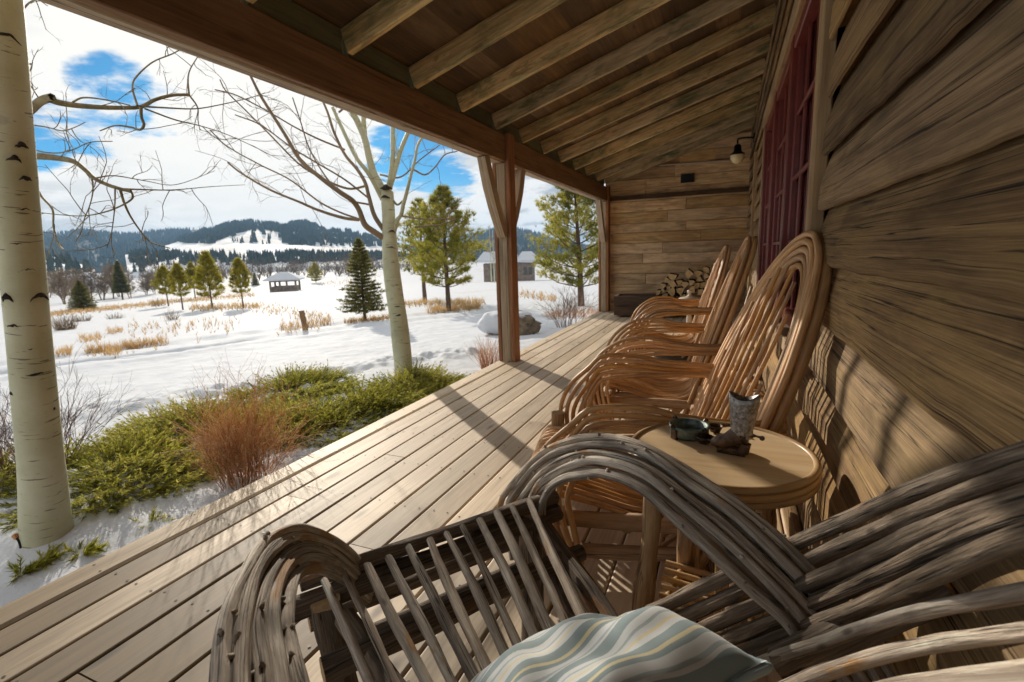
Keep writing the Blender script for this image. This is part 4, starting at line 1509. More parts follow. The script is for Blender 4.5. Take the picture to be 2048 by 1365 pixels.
fw = [(785, 780, 95), (872, 655, 110), (868, 735, 60), (948, 560, 105), (1042, 487, 150), (985, 692, 75), (1055, 632, 120), (1168, 590, 115), (1268, 635, 140), (1036, 770, 150), (1182, 752, 160), (910, 838, 110),
      (1338, 440, 150), (1502, 428, 135), (1660, 372, 130), (1540, 540, 110), (1392, 592, 120), (1482, 655, 120), (1600, 645, 120), (1415, 722, 130), (1655, 480, 110), (1180, 1140, 130), (1330, 820, 130), (1090, 870, 120), (1240, 870, 120), (1030, 1130, 120), (1300, 1120, 120), (1560, 770, 120), (1690, 590, 110), (1700, 700, 120)]
shape_words = ['split wedge', 'half-round split log', 'quarter-split log', 'blocky split log']
pos_words = {0: 'alone at the left foot of the woodpile', 3: 'at the upper left edge of the woodpile', 4: 'perched on the left peak of the woodpile', 12: 'perched on top of the woodpile, left of the top three', 13: 'on top of the woodpile, middle of the top three', 14: 'on top of the woodpile, right of the top three, highest'}
for i, (cx_, cy_, s_) in enumerate(fw):
    px0, py0 = 1230 + cx_ / 9.1, 500 + cy_ / 9.1
    yf = 8.80 + random.uniform(-.04, .04)
    p = PY(px0, py0, yf)
    rr_ = s_ / 9.1 / 2 / 990 * depth_of(p) * 1.0
    m = MB()
    rot = random.uniform(0, 6.28)
    kind = random.randrange(4)
    if kind == 0:
        poly = [(-.9, -.7), (.95, -.65), (.8, .1), (.1, 1.05), (-.4, .6)]
    elif kind == 1:
        poly = [(-1, -.5), (1, -.55), (.95, .1), (.55, .65), (0, .85), (-.6, .6), (-.98, .05)]
    elif kind == 2:
        poly = [(-.85, -.8), (1.0, -.75), (.85, 0), (.4, .65), (-.3, .95), (-.8, .9)]
    else:
        poly = [(-.85, -.75), (.75, -.85), (.95, .6), (.1, .95), (-.9, .7)]
    cr_, sr_ = math.cos(rot), math.sin(rot)
    P2 = [((x * cr_ - y * sr_) * rr_, (x * sr_ + y * cr_) * rr_) for x, y in poly]
    n_ = len(P2)
    ln_ = random.uniform(.36, .42)
    vs = []
    for q in range(4):
        for k, (x, y) in enumerate(P2):
            f_ = 1 + .06 * noise.noise((i * 3.1 + k, q * 1.3, 0))
            vs.append((p.x + x * f_, yf + ln_ * q / 3, p.z + y * f_))
    fcs = [(q * n_ + k, q * n_ + n_ + k, q * n_ + n_ + (k + 1) % n_, q * n_ + (k + 1) % n_) for q in range(3) for k in range(n_)]
    m.add(vs, fcs, None, .5, 0)
    m.add(vs[:n_], [tuple(range(n_))], None, random.random(), 1)
    m.add(vs[-n_:], [tuple(reversed(range(n_)))], None, .5, 1)
    o = m.build('firewood_log', [M['firebark'], M['fireend']])
    lab = 'pale %s %s' % (shape_words[kind], pos_words[i]) if i in pos_words else 'pale split log stacked in the body of the woodpile against the end wall'
    tag(o, lab, 'firewood', 'split firewood stacked at the end wall')

# ------------------------------------------------------------------ trees
def perp(v):
    return Vector(v).orthogonal().normalized()


def twigs(m, p, d, L, r, depth, spread=.6, droop=0.0, mat=0, seg=4, kids=3):
    """crooked twig that forks"""
    n = 4
    pts = [p]
    dd = Vector(d).normalized()
    for i in range(n):
        dd = (dd + Vector((random.gauss(0, .2), random.gauss(0, .2), random.gauss(0, .2) - droop))).normalized()
        pts.append(pts[-1] + dd * (L / n))
    m.tube(pts, [r, r * .5], n=6 if depth else 4, seg=seg, mat=mat, cap=False)
    if depth > 0:
        for k in range(kids):
            q = random.uniform(.25, .98)
            a = pts[min(n - 1, int(q * n))].lerp(pts[min(n, int(q * n) + 1)], q * n - int(q * n))
            side = Vector((random.gauss(0, 1), random.gauss(0, 1), random.gauss(0, .7)))
            nd = (dd + side.normalized() * spread * 1.4).normalized()
            twigs(m, a, nd, L * random.uniform(.35, .65), r * .55, depth - 1, spread, droop, mat, max(3, seg - 1), kids)


def blade_fan(m, p, d, n, L, wd, cone, rnd0, up=0.15, mat=0):
    """a tuft of needles"""
    d = Vector(d).normalized()
    for i in range(n):
        v = (d + Vector((random.gauss(0, cone), random.gauss(0, cone), random.gauss(0, cone) + up))).normalized()
        s_ = v.cross(Vector((random.gauss(0, 1), random.gauss(0, 1), random.gauss(0, 1)))).normalized() * wd * .5
        l = L * random.uniform(.7, 1.15)
        a = p + v * (l * .05)
        o = len(m.v)
        m.v += [tuple(a - s_), tuple(a + s_), tuple(a + v * l)]
        m.g += [(0, 0, 0)] * 3
        rr_ = min(1, max(0, rnd0 + random.uniform(-.18, .18)))
        m.r += [rr_] * 3
        m.f.append((o, o + 1, o + 2))
        m.m.append(mat)
        m.s.append(False)


def pine(name, label, base, H, wid, c0=.2, nw=15, mat='needle_pine', group=None, dens=1.0, r=None, lean=(0, 0), ragged=.35, needle=.17, shape=1.0, wn=.017):
    t = thing(name, label, 'tree', tuple(base), 0, group)
    r = r or H * .016
    m = MB()
    top = base + Vector((lean[0], lean[1], H))
    m.tube([base - Vector((0, 0, .1)), base.lerp(top, .5) + Vector((random.uniform(-.03, .03) * H * .3, 0, 0)), top], [r * 1.25, r * .9, r * .55, r * .12], n=14, seg=8, wob=.08)
    f = MB()
    for w_ in range(nw):
        q = c0 + (1 - c0) * (w_ / (nw - 1)) ** .92 * .97
        nbv = random.randint(5, 7)
        a0 = random.uniform(0, 6.28)
        for k in range(nbv):
            a = a0 + k * 6.283 / nbv + random.uniform(-.3, .3)
            env = (1 - ((q - c0) / (1 - c0)) ** 1.7 * .92) * (min(1, .70 + (q - c0) * 2.0))
            Lb = wid * .5 * env * random.uniform(1 - ragged, 1.12) * shape
            if Lb < .04:
                Lb = .05
            p0 = base.lerp(top, q)
            up = .18 + .55 * q
            dirv = Vector((math.cos(a), math.sin(a), up)).normalized()
            p1 = p0 + dirv * Lb * .55 + Vector((0, 0, -.04 * Lb))
            p2 = p0 + dirv * Lb + Vector((0, 0, .08 * Lb))
            m.tube([p0, p1, p2], [r * .28 * (1.2 - q), r * .1], n=4, seg=4, cap=False)
            ncl = max(3, int((5 + Lb * 20) * dens))
            shade_ = random.uniform(.2, .75)
            for c_ in range(ncl):
                u = 1 - .62 * random.random() ** 1.5 if c_ else 1.0
                pc_ = p0.lerp(p2, u) + Vector((random.gauss(0, .09), random.gauss(0, .09), random.gauss(0, .05))) * Lb
                dv = (dirv * .7 + Vector((random.gauss(0, .5), random.gauss(0, .5), .55 + random.gauss(0, .25)))).normalized()
                blade_fan(f, pc_, dv, 10, needle, wn, .6, shade_ + random.uniform(-.15, .2))
    blade_fan(f, top, (0, 0, 1), 16, needle, wn, .4, .7)
    m.build('trunk', M['bark_pine'], t)
    f.build('crown', M[mat], t)
    return t


def spruce(name, label, base, H, wid, mat='needle_spruce', waist=None, dens=1.0, c0=.1):
    t = thing(name, label, 'tree', tuple(base))
    m = MB()
    top = base + Vector((0, 0, H))
    m.tube([base - Vector((0, 0, .1)), top], [H * .022, H * .004], n=6, seg=7)
    f = MB()
    nw = 22
    for w_ in range(nw):
        q = c0 + (1 - c0) * (w_ / (nw - 1))
        nbv = 9
        a0 = random.uniform(0, 6.28)
        env = (1 - (q - c0) / (1 - c0)) ** .75 * .97 + .03
        if waist:
            env *= 1 - waist[1] * math.exp(-((q - waist[0]) / .05) ** 2)
        for k in range(nbv):
            a = a0 + k * 6.283 / nbv + random.uniform(-.2, .2)
            Lb = wid * .5 * env * random.uniform(.75, 1.12)
            p0 = base.lerp(top, q)
            dirv = Vector((math.cos(a), math.sin(a), -.12 + .5 * q)).normalized()
            p2 = p0 + dirv * Lb + Vector((0, 0, .05 * Lb))
            m.tube([p0, p2], [H * .005, H * .001], n=2, seg=3, cap=False)
            ncl = max(3, int((6 + Lb * 40) * dens))
            sh_ = random.uniform(.15, .7)
            for c_ in range(ncl):
                u = random.uniform(.15, 1.0)
                pc_ = p0.lerp(p2, u) + Vector((random.gauss(0, .05), random.gauss(0, .05), random.gauss(0, .03))) * Lb
                dv = dirv + Vector((random.gauss(0, .45), random.gauss(0, .45), random.gauss(.1, .2)))
                blade_fan(f, pc_, dv, 7, H * .042, max(.011, H * .0058), .4, sh_)
    blade_fan(f, top, (0, 0, 1), 10, H * .05, H * .005, .15, .6)
    m.build('trunk', M['bark_pine'], t)
    f.build('crown', M[mat], t)
    return t


def place(bx, by, tx, ty):
    b_ = PG(bx, by)
    return b_, top_height(b_, tx, ty), 990 / depth_of(b_)


b_, H, k = place(730, 641, 722, 482)
spruce('spruce_tree', 'small dark green spruce with a pinched waist, left of the middle aspen', b_, H, 92 / k, waist=(.50, .45), dens=1.2, c0=.13)
b_, H, k = place(167, 621, 162, 563)
spruce('spruce_tree', 'little dark spruce standing in the open field right of the big aspen trunk', b_, H, 50 / k, dens=2.2, c0=.04)
b_, H, k = place(511, 572, 511, 547)
spruce('spruce_tree', 'tiny dark conifer left of the gazebo', b_, H, 18 / k, dens=1.2, c0=.05)
b_, H, k = place(246, 600, 245, 524)
spruce('spruce_tree', 'tall dark conifer standing among the bare cottonwoods at the left', b_, H, 30 / k, dens=1.6, c0=.2)
b_, H, k = place(898, 622, 890, 380)
pine('pine_tree', 'full green pine tree in front, right of the middle aspen', b_, H, 185 / k, c0=.20, nw=15, dens=1.5, r=.075, shape=.92)
b_, H, k = place(850, 603, 842, 402)
pine('pine_tree', 'pine tree half hidden behind the full pine, beside the middle aspen trunk', b_, H, 130 / k, c0=.26, nw=13, dens=.8, r=.09, shape=.9, needle=.2, wn=.02)
b_, H, k = place(1163, 613, 1120, 345)
pine('pine_tree', 'bright green pine tree right of the porch post, seen under the beam', b_, H, 235 / k, c0=.15, nw=15, dens=1.7, r=.10, lean=(-.25, 0), shape=.95, ragged=.55)
for (bx_, by_, tx_, ty_, wd_, lb_) in ((337, 613, 325, 536, 44, 'yellow-green young pine, leftmost of the row in the field'), (366, 620, 359, 531, 42, 'yellow-green young pine with a bare lower trunk, second from the left in the field row'),
                                      (391, 599, 383, 528, 34, 'yellow-green young pine standing farther back, between the others of the field row'), (425, 617, 415, 508, 62, 'tallest and brightest yellow-green pine of the field row'),
                                      (487, 617, 478, 521, 46, 'yellow-green pine standing apart, right of the tallest field pine'), (632, 566, 632, 527, 32, 'small round yellow-green pine right of the gazebo')):
    b_, H, k = place(bx_, by_, tx_, ty_)
    pine('young_pine', lb_, b_, H, wd_ / k, c0=.08 if bx_ == 632 else (.30 if wd_ < 60 else .2), nw=11, mat='needle_yellow', group='young pines in the snowy field', dens=.7 / max(1, H * .3) + .35, needle=H * .075, wn=H * .008, r=H * .014, shape=.95)
b_, H, k = place(444, 588, 444, 570)
pine('young_pine', 'tiny orange-tinged pine at the right foot of the tallest field pine', b_, H, 18 / k, c0=.05, nw=7, mat='needle_yellow', group='young pines in the snowy field', dens=.4, needle=H * .15, wn=H * .02)


def bare_tree(label, base, H, wid, mat='twig_grey', stems=3, group='bare cottonwoods along the far edge of the field', rmin=.045):
    t = thing('bare_tree', label, 'tree', tuple(base), 0, group)
    m, f = MB(), MB()
    for s_ in range(stems):
        a = random.uniform(0, 6.28)
        p0 = base + Vector((math.cos(a), math.sin(a), 0)) * .1 * H * .3
        tip = base + Vector((math.cos(a) * wid * .22, math.sin(a) * wid * .22, H * random.uniform(.75, .95)))
        mid = p0.lerp(tip, .5) + Vector((math.cos(a), math.sin(a), 0)) * wid * .02
        m.tube([p0 - Vector((0, 0, .2)), mid, tip], [H * .016, H * .010, H * .003], n=8, seg=5, cap=False)
        for k in range(36):
            q = random.uniform(.12, .98)
            pp = p0.lerp(mid, q * 2) if q < .5 else mid.lerp(tip, q * 2 - 1)
            a2 = random.uniform(0, 6.28)
            d_ = Vector((math.cos(a2), math.sin(a2), random.uniform(.5, 1.5)))
            twigs(f, pp, d_, wid * random.uniform(.18, .36) * (1.15 - q * .6), max(rmin, H * .005), 2, .6, -.03, 0, 3, 5)
    m.build('trunk', M[mat], t)
    f.build('crown', M[mat], t)


for (bx_, by_, tx_, ty_, wd_, st_n, lb_) in ((131, 609, 122, 532, 78, 3, 'bare tan cottonwood just right of the big aspen trunk'), (205, 600, 205, 526, 60, 3, 'bare tan cottonwood left of the tall dark conifer'),
                                         (225, 598, 226, 521, 52, 2, 'tallest bare tan cottonwood behind the tall dark conifer'), (262, 597, 260, 536, 48, 2, 'bare brown cottonwood right of the tall dark conifer'),
                                         (292, 590, 290, 545, 44, 3, 'low grey bare tree left of the young pine row'), (98, 596, 100, 536, 50, 3, 'bare cottonwood partly hidden by the big aspen trunk'), (156, 604, 152, 538, 60, 3, 'bare tan cottonwood behind the little dark spruce'), (182, 601, 182, 534, 56, 3, 'bare tan cottonwood just right of the little dark spruce'), (240, 594, 238, 530, 62, 3, 'wide bare cottonwood behind the tall dark conifer'), (310, 588, 309, 550, 40, 3, 'small bare tree behind the leftmost young pine')):
    b_, H, k = place(bx_, by_, tx_, ty_)
    bare_tree(lb_, b_, H, wd_ / k, 'twig_grey', st_n)

# far tree lines: nobody could count them
m = MB()
for i in range(150):
    px0 = random.uniform(300, 830)
    az_d = random.uniform(190, 330)
    d_ = ray(px0, 540)
    hd = math.hypot(d_[0], d_[1])
    x, y = d_[0] / hd * az_d, d_[1] / hd * az_d
    p = Vector((x, y, ground_base(x, y)))
    H = random.uniform(3., 8)
    for s_ in range(7):
        dv = Vector((random.gauss(0, .3), random.gauss(0, .3), 1))
        twigs(m, p, dv, H, .10, 1, .5, -.02, 0, 3, 3)
tag(m.build('far_tree_line', M['twig']), 'grey band of distant bare trees across the valley floor', 'tree line', kind='stuff')

# white-stemmed aspens by the far house
for (bx_, by_, tx_, ty_, lb_) in ((983, 566, 982, 452, 'slender white aspen left of the porch post, in front of the far house'), (989, 566, 991, 460, 'second slender white aspen, touching the left side of the porch post')):
    b_, H, k = place(bx_, by_, tx_, ty_)
    t = thing('slender_aspen', lb_, 'tree', tuple(b_), 0, 'slender aspens by the far house')
    m, f = MB(), MB()
    tp = b_ + Vector((0, 0, H))
    m.tube([b_ - Vector((0, 0, .2)), tp], [.11, .03], n=6, seg=6)
    for q_ in range(26):
        q = random.uniform(.3, 1)
        a2 = random.uniform(0, 6.28)
        twigs(f, b_.lerp(tp, q), Vector((math.cos(a2), math.sin(a2), 1.2)), H * .16 * (1.3 - q), .022, 1, .5, -.02, 0, 3, 4)
    m.build('trunk', M['aspen'], t)
    f.build('crown', M['twig_grey'], t)


# ------------------------------------------------------------------ the two near aspens
def hug_scar(m, p0, p1, r0, r1, zf, ang, half, drop, thick, mat=1):
    """dark eyebrow scar lying on a trunk"""
    pts = []
    for i in range(9):
        q = i / 8 * 2 - 1
        f_ = zf
        c_ = p0.lerp(p1, f_)
        r = r0 + (r1 - r0) * f_
        a = ang + q * half
        pts.append(c_ + Vector((math.cos(a) * r * 1.0, math.sin(a) * r * 1.0, -drop * .5 * q * q + random.uniform(-.004, .004))))
    thick *= .62
    m.tube(pts, [.0006, thick * .7, thick * 1.5, thick * .8, .0006], n=26, seg=6, wob=.5, mat=mat, cap=False, noisef=60)


b_ = PG(96, 1066)
dep = depth_of(b_)
tops = PY(-6, 0, b_.y)
tr0 = 44 / 990 * dep * .70
big = thing('aspen_tree', 'big pale aspen trunk at the left with dark bark scars and bare limbs', 'tree', tuple(b_))
m = MB()
topv = Vector((b_.x + (tops.x - b_.x) * 1.0, b_.y, tops.z))
ext = b_.lerp(topv, 1.9)
m.tube([b_ - Vector((0, 0, .15)), b_ + Vector((0, 0, .04)), b_.lerp(topv, .12), b_.lerp(topv, .5), topv, ext], [tr0 * 1.42, tr0 * 1.10, tr0 * 1.0, tr0 * .97, tr0 * .98, tr0 * .96, tr0 * .92, tr0 * .85, tr0 * .7], n=60, seg=28, wob=.02, noisef=3)
camdir = math.atan2(-b_.y, -b_.x)


def scar_at(px, py, half, drop, thick):
    f_ = None
    p = PY(px, py, b_.y)
    f_ = (p.z - b_.z) / (topv.z - b_.z)
    c_ = b_.lerp(topv, f_)
    # sideways offset seen from the camera
    right = Vector((math.sin(-camdir), math.cos(-camdir), 0))
    view = Vector((math.cos(camdir), math.sin(camdir), 0))
    lat = view.cross(Vector((0, 0, 1)))
    off = (PD(px, py, depth_of(c_)) - c_).dot(-lat)
    a = math.asin(max(-.95, min(.95, off / tr0)))
    hug_scar(m, b_, topv, tr0 * 1.0, tr0 * 1.0, f_, camdir + a, half, drop, thick)


for sc in ((82, 592, .55, .05, .011), (68, 745, 1.0, .02, .008), (90, 778, .4, .018, .006), (82, 803, .5, .012, .006), (22, 645, .3, .01, .007), (10, 590, .35, .05, .012), (25, 322, .3, .03, .010), (42, 290, .3, .03, .010),
           (50, 355, .3, .02, .010), (10, 75, .6, .06, .008), (22, 772, .25, .02, .010), (108, 823, .18, .01, .010), (105, 905, .3, -.01, .007), (42, 938, .5, 0, .006), (60, 695, .3, .005, .003), (55, 540, .3, .003, .003), (95, 965, .6, .0, .003), (80, 1012, .7, .0, .003), (45, 420, .3, .004, .003), (30, 490, .25, .004, .003), (60, 857, .3, .004, .004)):
    scar_at(*sc)
for k in range(46):
    a = camdir + random.uniform(-1.3, 1.3)
    z0 = random.uniform(.0, .32) ** 1.2
    l_ = random.uniform(.03, .12)
    pts = []
    for q in range(4):
        zq = z0 + l_ * q / 3
        rq = tr0 * (1.0 + .14 * max(0, 1 - zq / .25))
        aq = a + random.uniform(-.05, .05)
        pts.append((b_.x + (topv.x - b_.x) * zq / (topv.z - b_.z) + math.cos(aq) * rq, b_.y + math.sin(aq) * rq, b_.z + zq))
    m.tube(pts, [.0005, random.uniform(.0015, .0035), .0005], n=8, seg=5, wob=.5, mat=1, cap=False, noisef=60)
m.build('trunk', [M['aspen'], M['scar']], big)


def limb(m, pix, r0, r1, depths, tw=0, twl=.25, twr=.0024, seg=6, depth=2, mat=0):
    P_ = []
    for i, (x, y) in enumerate(pix):
        q = i / (len(pix) - 1)
        P_.append(PD(x, y, depths[0] + (depths[1] - depths[0]) * q))
    m.tube(P_, [r0, (r0 + r1) * .45, r1], n=len(pix) * 5, seg=seg, mat=mat, wob=.08, cap=False)
    C_ = catmull(P_, 30)
    for k in range(tw):
        i = random.randint(8, 28)
        d_ = (C_[min(30, i + 2)] - C_[i]).normalized() * .6 + Vector((random.gauss(0, .6), random.gauss(0, .6), random.gauss(0, .6)))
        twigs(m, C_[i], d_, twl * random.uniform(.4, 1.1), twr, depth, .55, 0, mat, 4, 2)


m = MB()
D0 = dep
limb(m, [(40, 228), (58, 222), (82, 203), (105, 195)], .028, .020, (D0, D0 * .98), 0)
limb(m, [(100, 199), (115, 205), (150, 211), (200, 215), (250, 216), (282, 214), (310, 200), (345, 191), (378, 190)], .017, .008, (D0 * .98, D0 * 1.14), 5)
limb(m, [(282, 214), (283, 235), (288, 250), (280, 260), (262, 255), (230, 252), (200, 262)], .008, .003, (D0 * 1.0, D0 * 1.05), 4)
limb(m, [(378, 190), (376, 160), (380, 140), (396, 113)], .006, .003, (D0 * 1.14, D0 * 1.18), 3)
limb(m, [(275, 212), (265, 175), (272, 155), (305, 125), (345, 108), (360, 100)], .006, .003, (D0 * 1.06, D0 * 1.14), 3)
limb(m, [(280, 213), (330, 216), (390, 218), (440, 210), (500, 196), (530, 186)], .0055, .002, (D0 * 1.06, D0 * 1.36), 5)
limb(m, [(290, 218), (350, 240), (400, 252), (450, 268), (500, 290), (560, 320)], .005, .0018, (D0 * 1.06, D0 * 1.42), 6)
limb(m, [(378, 190), (395, 215), (396, 240), (400, 262)], .005, .002, (D0 * 1.14, D0 * 1.2), 3)
limb(m, [(145, 205), (165, 196), (210, 200), (260, 211)], .005, .003, (D0 * .99, D0), 1)
limb(m, [(60, 312), (85, 313), (130, 319), (150, 325), (172, 342), (188, 357), (215, 370), (240, 378), (262, 383)], .018, .008, (D0 * 1.0, D0 * 1.0), 4)
limb(m, [(262, 383), (266, 395), (250, 408), (215, 423), (170, 432), (120, 430), (75, 425)], .005, .002, (D0, D0 * 1.02), 5)
limb(m, [(240, 378), (300, 380), (350, 380), (420, 374), (490, 370)], .005, .0015, (D0, D0 * 1.36), 5)
limb(m, [(188, 357), (230, 352), (290, 362), (350, 370), (430, 342)], .004, .0015, (D0, D0 * 1.3), 5)
limb(m, [(240, 378), (248, 405), (262, 435), (285, 468), (300, 484), (340, 497)], .007, .003, (D0, D0 * 1.1), 5)
limb(m, [(183, 350), (186, 380), (180, 410), (168, 440), (162, 465), (150, 485)], .004, .002, (D0, D0 * .95), 4)
limb(m, [(230, 376), (230, 400), (228, 430), (222, 470), (214, 495)], .004, .002, (D0, D0 * .95), 4)
limb(m, [(66, 325), (70, 365), (82, 392), (105, 420), (107, 455), (118, 490), (127, 500)], .008, .003, (D0 * 1.0, D0 * .95), 5)
limb(m, [(60, 250), (95, 255), (125, 262), (150, 255), (170, 245)], .004, .002, (D0, D0 * .95), 4)
limb(m, [(62, 298), (90, 305), (120, 306), (150, 298), (180, 285), (225, 283)], .004, .002, (D0, D0 * .95), 4)
limb(m, [(50, 180), (52, 150), (62, 140), (65, 125)], .004, .002, (D0, D0 * .9), 4)
limb(m, [(80, 200), (70, 185), (55, 160), (50, 140)], .004, .002, (D0, D0 * .9), 4)
limb(m, [(45, 20), (60, 5), (75, 0), (95, 12)], .005, .002, (D0, D0 * .95), 4)
# limbs above the frame
for k in range(16):
    q = random.uniform(1.05, 1.85)
    p = b_.lerp(topv, q)
    a = random.uniform(0, 6.28)
    d_ = Vector((math.cos(a), math.sin(a), random.uniform(.2, 1.0)))
    twigs(m, p, d_, random.uniform(.7, 1.5), .016, 3, .55, -.02, 0, 5, 4)
m.keep_outside(-2.52)
m.build('limbs', M['limb'], big)

b2 = PG(808, 757)
d2 = depth_of(b2)
a2 = thing('aspen_tree', 'slim leaning aspen with spreading bare branches in the middle of the yard', 'tree', tuple(b2))
m = MB()
TP = [PD(x, y, d2) for x, y in ((809, 757), (803, 690), (797, 640), (788, 580), (782, 530), (779, 480), (777, 430), (774, 385))]
TP = [TP[0] - Vector((0, 0, .15))] + TP
rk = d2 / 990
m.tube(TP, [19 * rk, 18 * rk, 18 * rk, 17 * rk, 17 * rk, 15.5 * rk, 13 * rk, 13 * rk], n=50, seg=18, wob=.035, noisef=4)
tpx = [(809, 757), (797, 640), (788, 580), (782, 530), (779, 480), (776, 420)]
for (px0, py0, hf, dr, th_) in ((795, 612, .6, .01, .010), (797, 630, .9, .01, .012), (800, 660, .5, .0, .006), (804, 645, .4, .01, .010), (781, 495, .6, .01, .008), (793, 570, .4, .0, .005), (772, 378, .9, .02, .03), (770, 395, .6, .05, .02), (783, 463, .5, .06, .010), (786, 525, .3, .0, .004), (800, 690, .5, .0, .004)):
    k_ = min(range(len(tpx) - 1), key=lambda i: 0 if tpx[i][1] >= py0 >= tpx[i + 1][1] else min(abs(tpx[i][1] - py0), abs(tpx[i + 1][1] - py0)) + 1)
    q = (tpx[k_][1] - py0) / (tpx[k_][1] - tpx[k_ + 1][1])
    cxp = tpx[k_][0] + (tpx[k_ + 1][0] - tpx[k_][0]) * q
    c_ = PD(cxp, py0, d2)
    cd = math.atan2(-c_.y, -c_.x)
    hug_scar(m, c_, c_, 16.5 * rk, 16.5 * rk, 0, cd + math.asin(max(-.9, min(.9, (px0 - cxp) / 17))), hf, dr, th_)
m.build('trunk', [M['aspen'], M['scar']], a2)
m = MB()
E_ = d2
def L2(pix, w0, w1, dd=(1., 1.), tw=3, twl=.5, mat=0, depth=2):
    limb(m, pix, w0 * rk * .5, w1 * rk * .5, (E_ * dd[0], E_ * dd[1]), tw, twl, .0036, 7, depth, mat)
L2([(772, 480), (745, 462), (730, 450), (718, 420), (705, 402), (680, 385), (640, 355), (600, 320), (570, 270), (545, 230), (520, 190), (500, 150)], 13, 4, (1, .8), 8)
L2([(718, 440), (690, 437), (640, 422), (600, 405), (540, 380), (480, 345), (455, 325)], 7, 3, (1, .9), 8)
L2([(722, 440), (680, 425), (640, 405), (580, 360), (520, 330), (450, 290), (420, 260)], 4, 2, (1, .9), 8)
L2([(776, 472), (760, 450), (748, 430), (738, 395), (730, 365), (715, 340), (690, 310), (668, 265), (655, 225), (640, 190)], 10, 4, (1, .95), 6)
L2([(732, 372), (705, 378), (685, 375), (650, 360), (600, 330), (540, 270), (490, 220), (450, 180), (440, 160)], 5, 2, (1, .85), 8)
L2([(765, 400), (750, 370), (735, 345), (712, 315), (690, 270), (665, 215)], 10, 6, (1, .95), 5, mat=1)
L2([(768, 385), (748, 350), (738, 315), (730, 280), (718, 250), (700, 215), (690, 190)], 17, 11, (1, .92), 5, mat=1)
L2([(730, 285), (728, 255), (727, 230), (730, 205)], 12, 9, (1, .98), 3, mat=1)
L2([(776, 385), (782, 350), (786, 310), (786, 280), (786, 250), (788, 220)], 13, 9, (1, .97), 4, mat=1)
L2([(778, 378), (790, 340), (800, 305), (812, 275), (826, 245), (840, 220)], 12, 7, (1, .97), 5, mat=1)
L2([(786, 470), (795, 440), (802, 430), (806, 412), (812, 390), (822, 350), (830, 320), (836, 290), (850, 270), (870, 262)], 10, 4, (1, .95), 5, mat=1)
L2([(785, 400), (795, 410), (806, 402)], 5, 4, (1, .99), 0)
L2([(828, 340), (850, 350), (870, 335), (890, 310), (915, 303)], 4, 2, (1, 1.), 4)
L2([(800, 432), (820, 435), (860, 440), (910, 436)], 4, 2, (.99, .97), 6, .35)
L2([(830, 455), (860, 452), (880, 450), (910, 440)], 4, 2, (.98, .96), 5, .3)
L2([(735, 395), (690, 360), (640, 330), (590, 300), (520, 250), (470, 230)], 4, 2, (1, .85), 7)
L2([(740, 410), (700, 400), (660, 365), (620, 300), (600, 240), (585, 195)], 4, 2, (1, .9), 6)
L2([(690, 300), (640, 280), (590, 255), (530, 220), (470, 190), (430, 180)], 4, 2, (1, .85), 6)
L2([(760, 350), (800, 355), (840, 320), (880, 290)], 4, 2, (1, 1), 5)
for k in range(14):                                   # crown above the frame
    c_ = PD(random.uniform(640, 850), random.uniform(130, 230), E_ * random.uniform(.9, 1.02))
    twigs(m, c_, Vector((random.gauss(0, .5), random.gauss(0, .5), 1.1)), random.uniform(.7, 1.3), .012, 2, .5, -.02, 0, 5, 4)
m.keep_outside(-2.52)
m.build('limbs', [M['twig_grey'], M['aspen']], a2)

# ------------------------------------------------------------------ junipers, dry bushes, grasses
def juniper(label, x, y, rad, n, hgt=.13, group='low junipers along the deck'):
    z0 = ground(x, y)
    t = thing('juniper_shrub', label, 'shrub', (x, y, z0), 0, group)
    f, st, sn = MB(), MB(), MB()
    for i in range(n):
        a = random.uniform(0, 6.283)
        q = math.sqrt(random.random())
        bx_, by_ = x + math.cos(a) * rad * q, y + math.sin(a) * rad * q * 1.05
        if bx_ > DX0 - .03:
            continue
        clump = noise.noise((bx_ * 3.2, by_ * 3.2, 5.5)) + .5 * noise.noise((bx_ * 8, by_ * 8, 2.5))
        if clump < -.12 and random.random() < .85:
            if random.random() < .05:
                sn_r = random.uniform(.018, .05)
                blob_at(sn, (bx_, by_, ground(bx_, by_) + hgt * .25 * random.random()), sn_r)
            continue
        gz_ = ground(bx_, by_)
        lev = random.random()
        hz = gz_ + hgt * (1 - q * q * .75) * lev * (.7 + .8 * max(0, clump))
        d_ = Vector((math.cos(a) * (.25 + q) + random.gauss(0, .35) + .25, math.sin(a) * (.25 + q) + random.gauss(0, .35), random.uniform(.05, .5))).normalized()
        p = Vector((bx_, by_, hz))
        L = random.uniform(.08, .20)
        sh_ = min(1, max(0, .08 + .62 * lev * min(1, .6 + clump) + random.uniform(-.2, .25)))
        tip = p + d_ * L + Vector((0, 0, L * .15))
        mid = p + d_ * L * .5
        st.tube([p - d_ * .05, mid, tip], [.0026, .0008], n=3, seg=3, cap=False)
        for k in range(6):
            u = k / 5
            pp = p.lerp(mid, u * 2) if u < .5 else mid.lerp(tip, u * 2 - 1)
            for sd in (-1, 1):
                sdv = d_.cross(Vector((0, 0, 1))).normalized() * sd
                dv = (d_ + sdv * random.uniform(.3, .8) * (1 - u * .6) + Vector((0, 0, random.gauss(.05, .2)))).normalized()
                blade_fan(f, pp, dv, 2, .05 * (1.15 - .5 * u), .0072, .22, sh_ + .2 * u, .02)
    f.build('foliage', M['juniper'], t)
    st.build('stems', M['twig'], t)
    if sn.v:
        sn.build('snow_clumps', M['snow'], t)


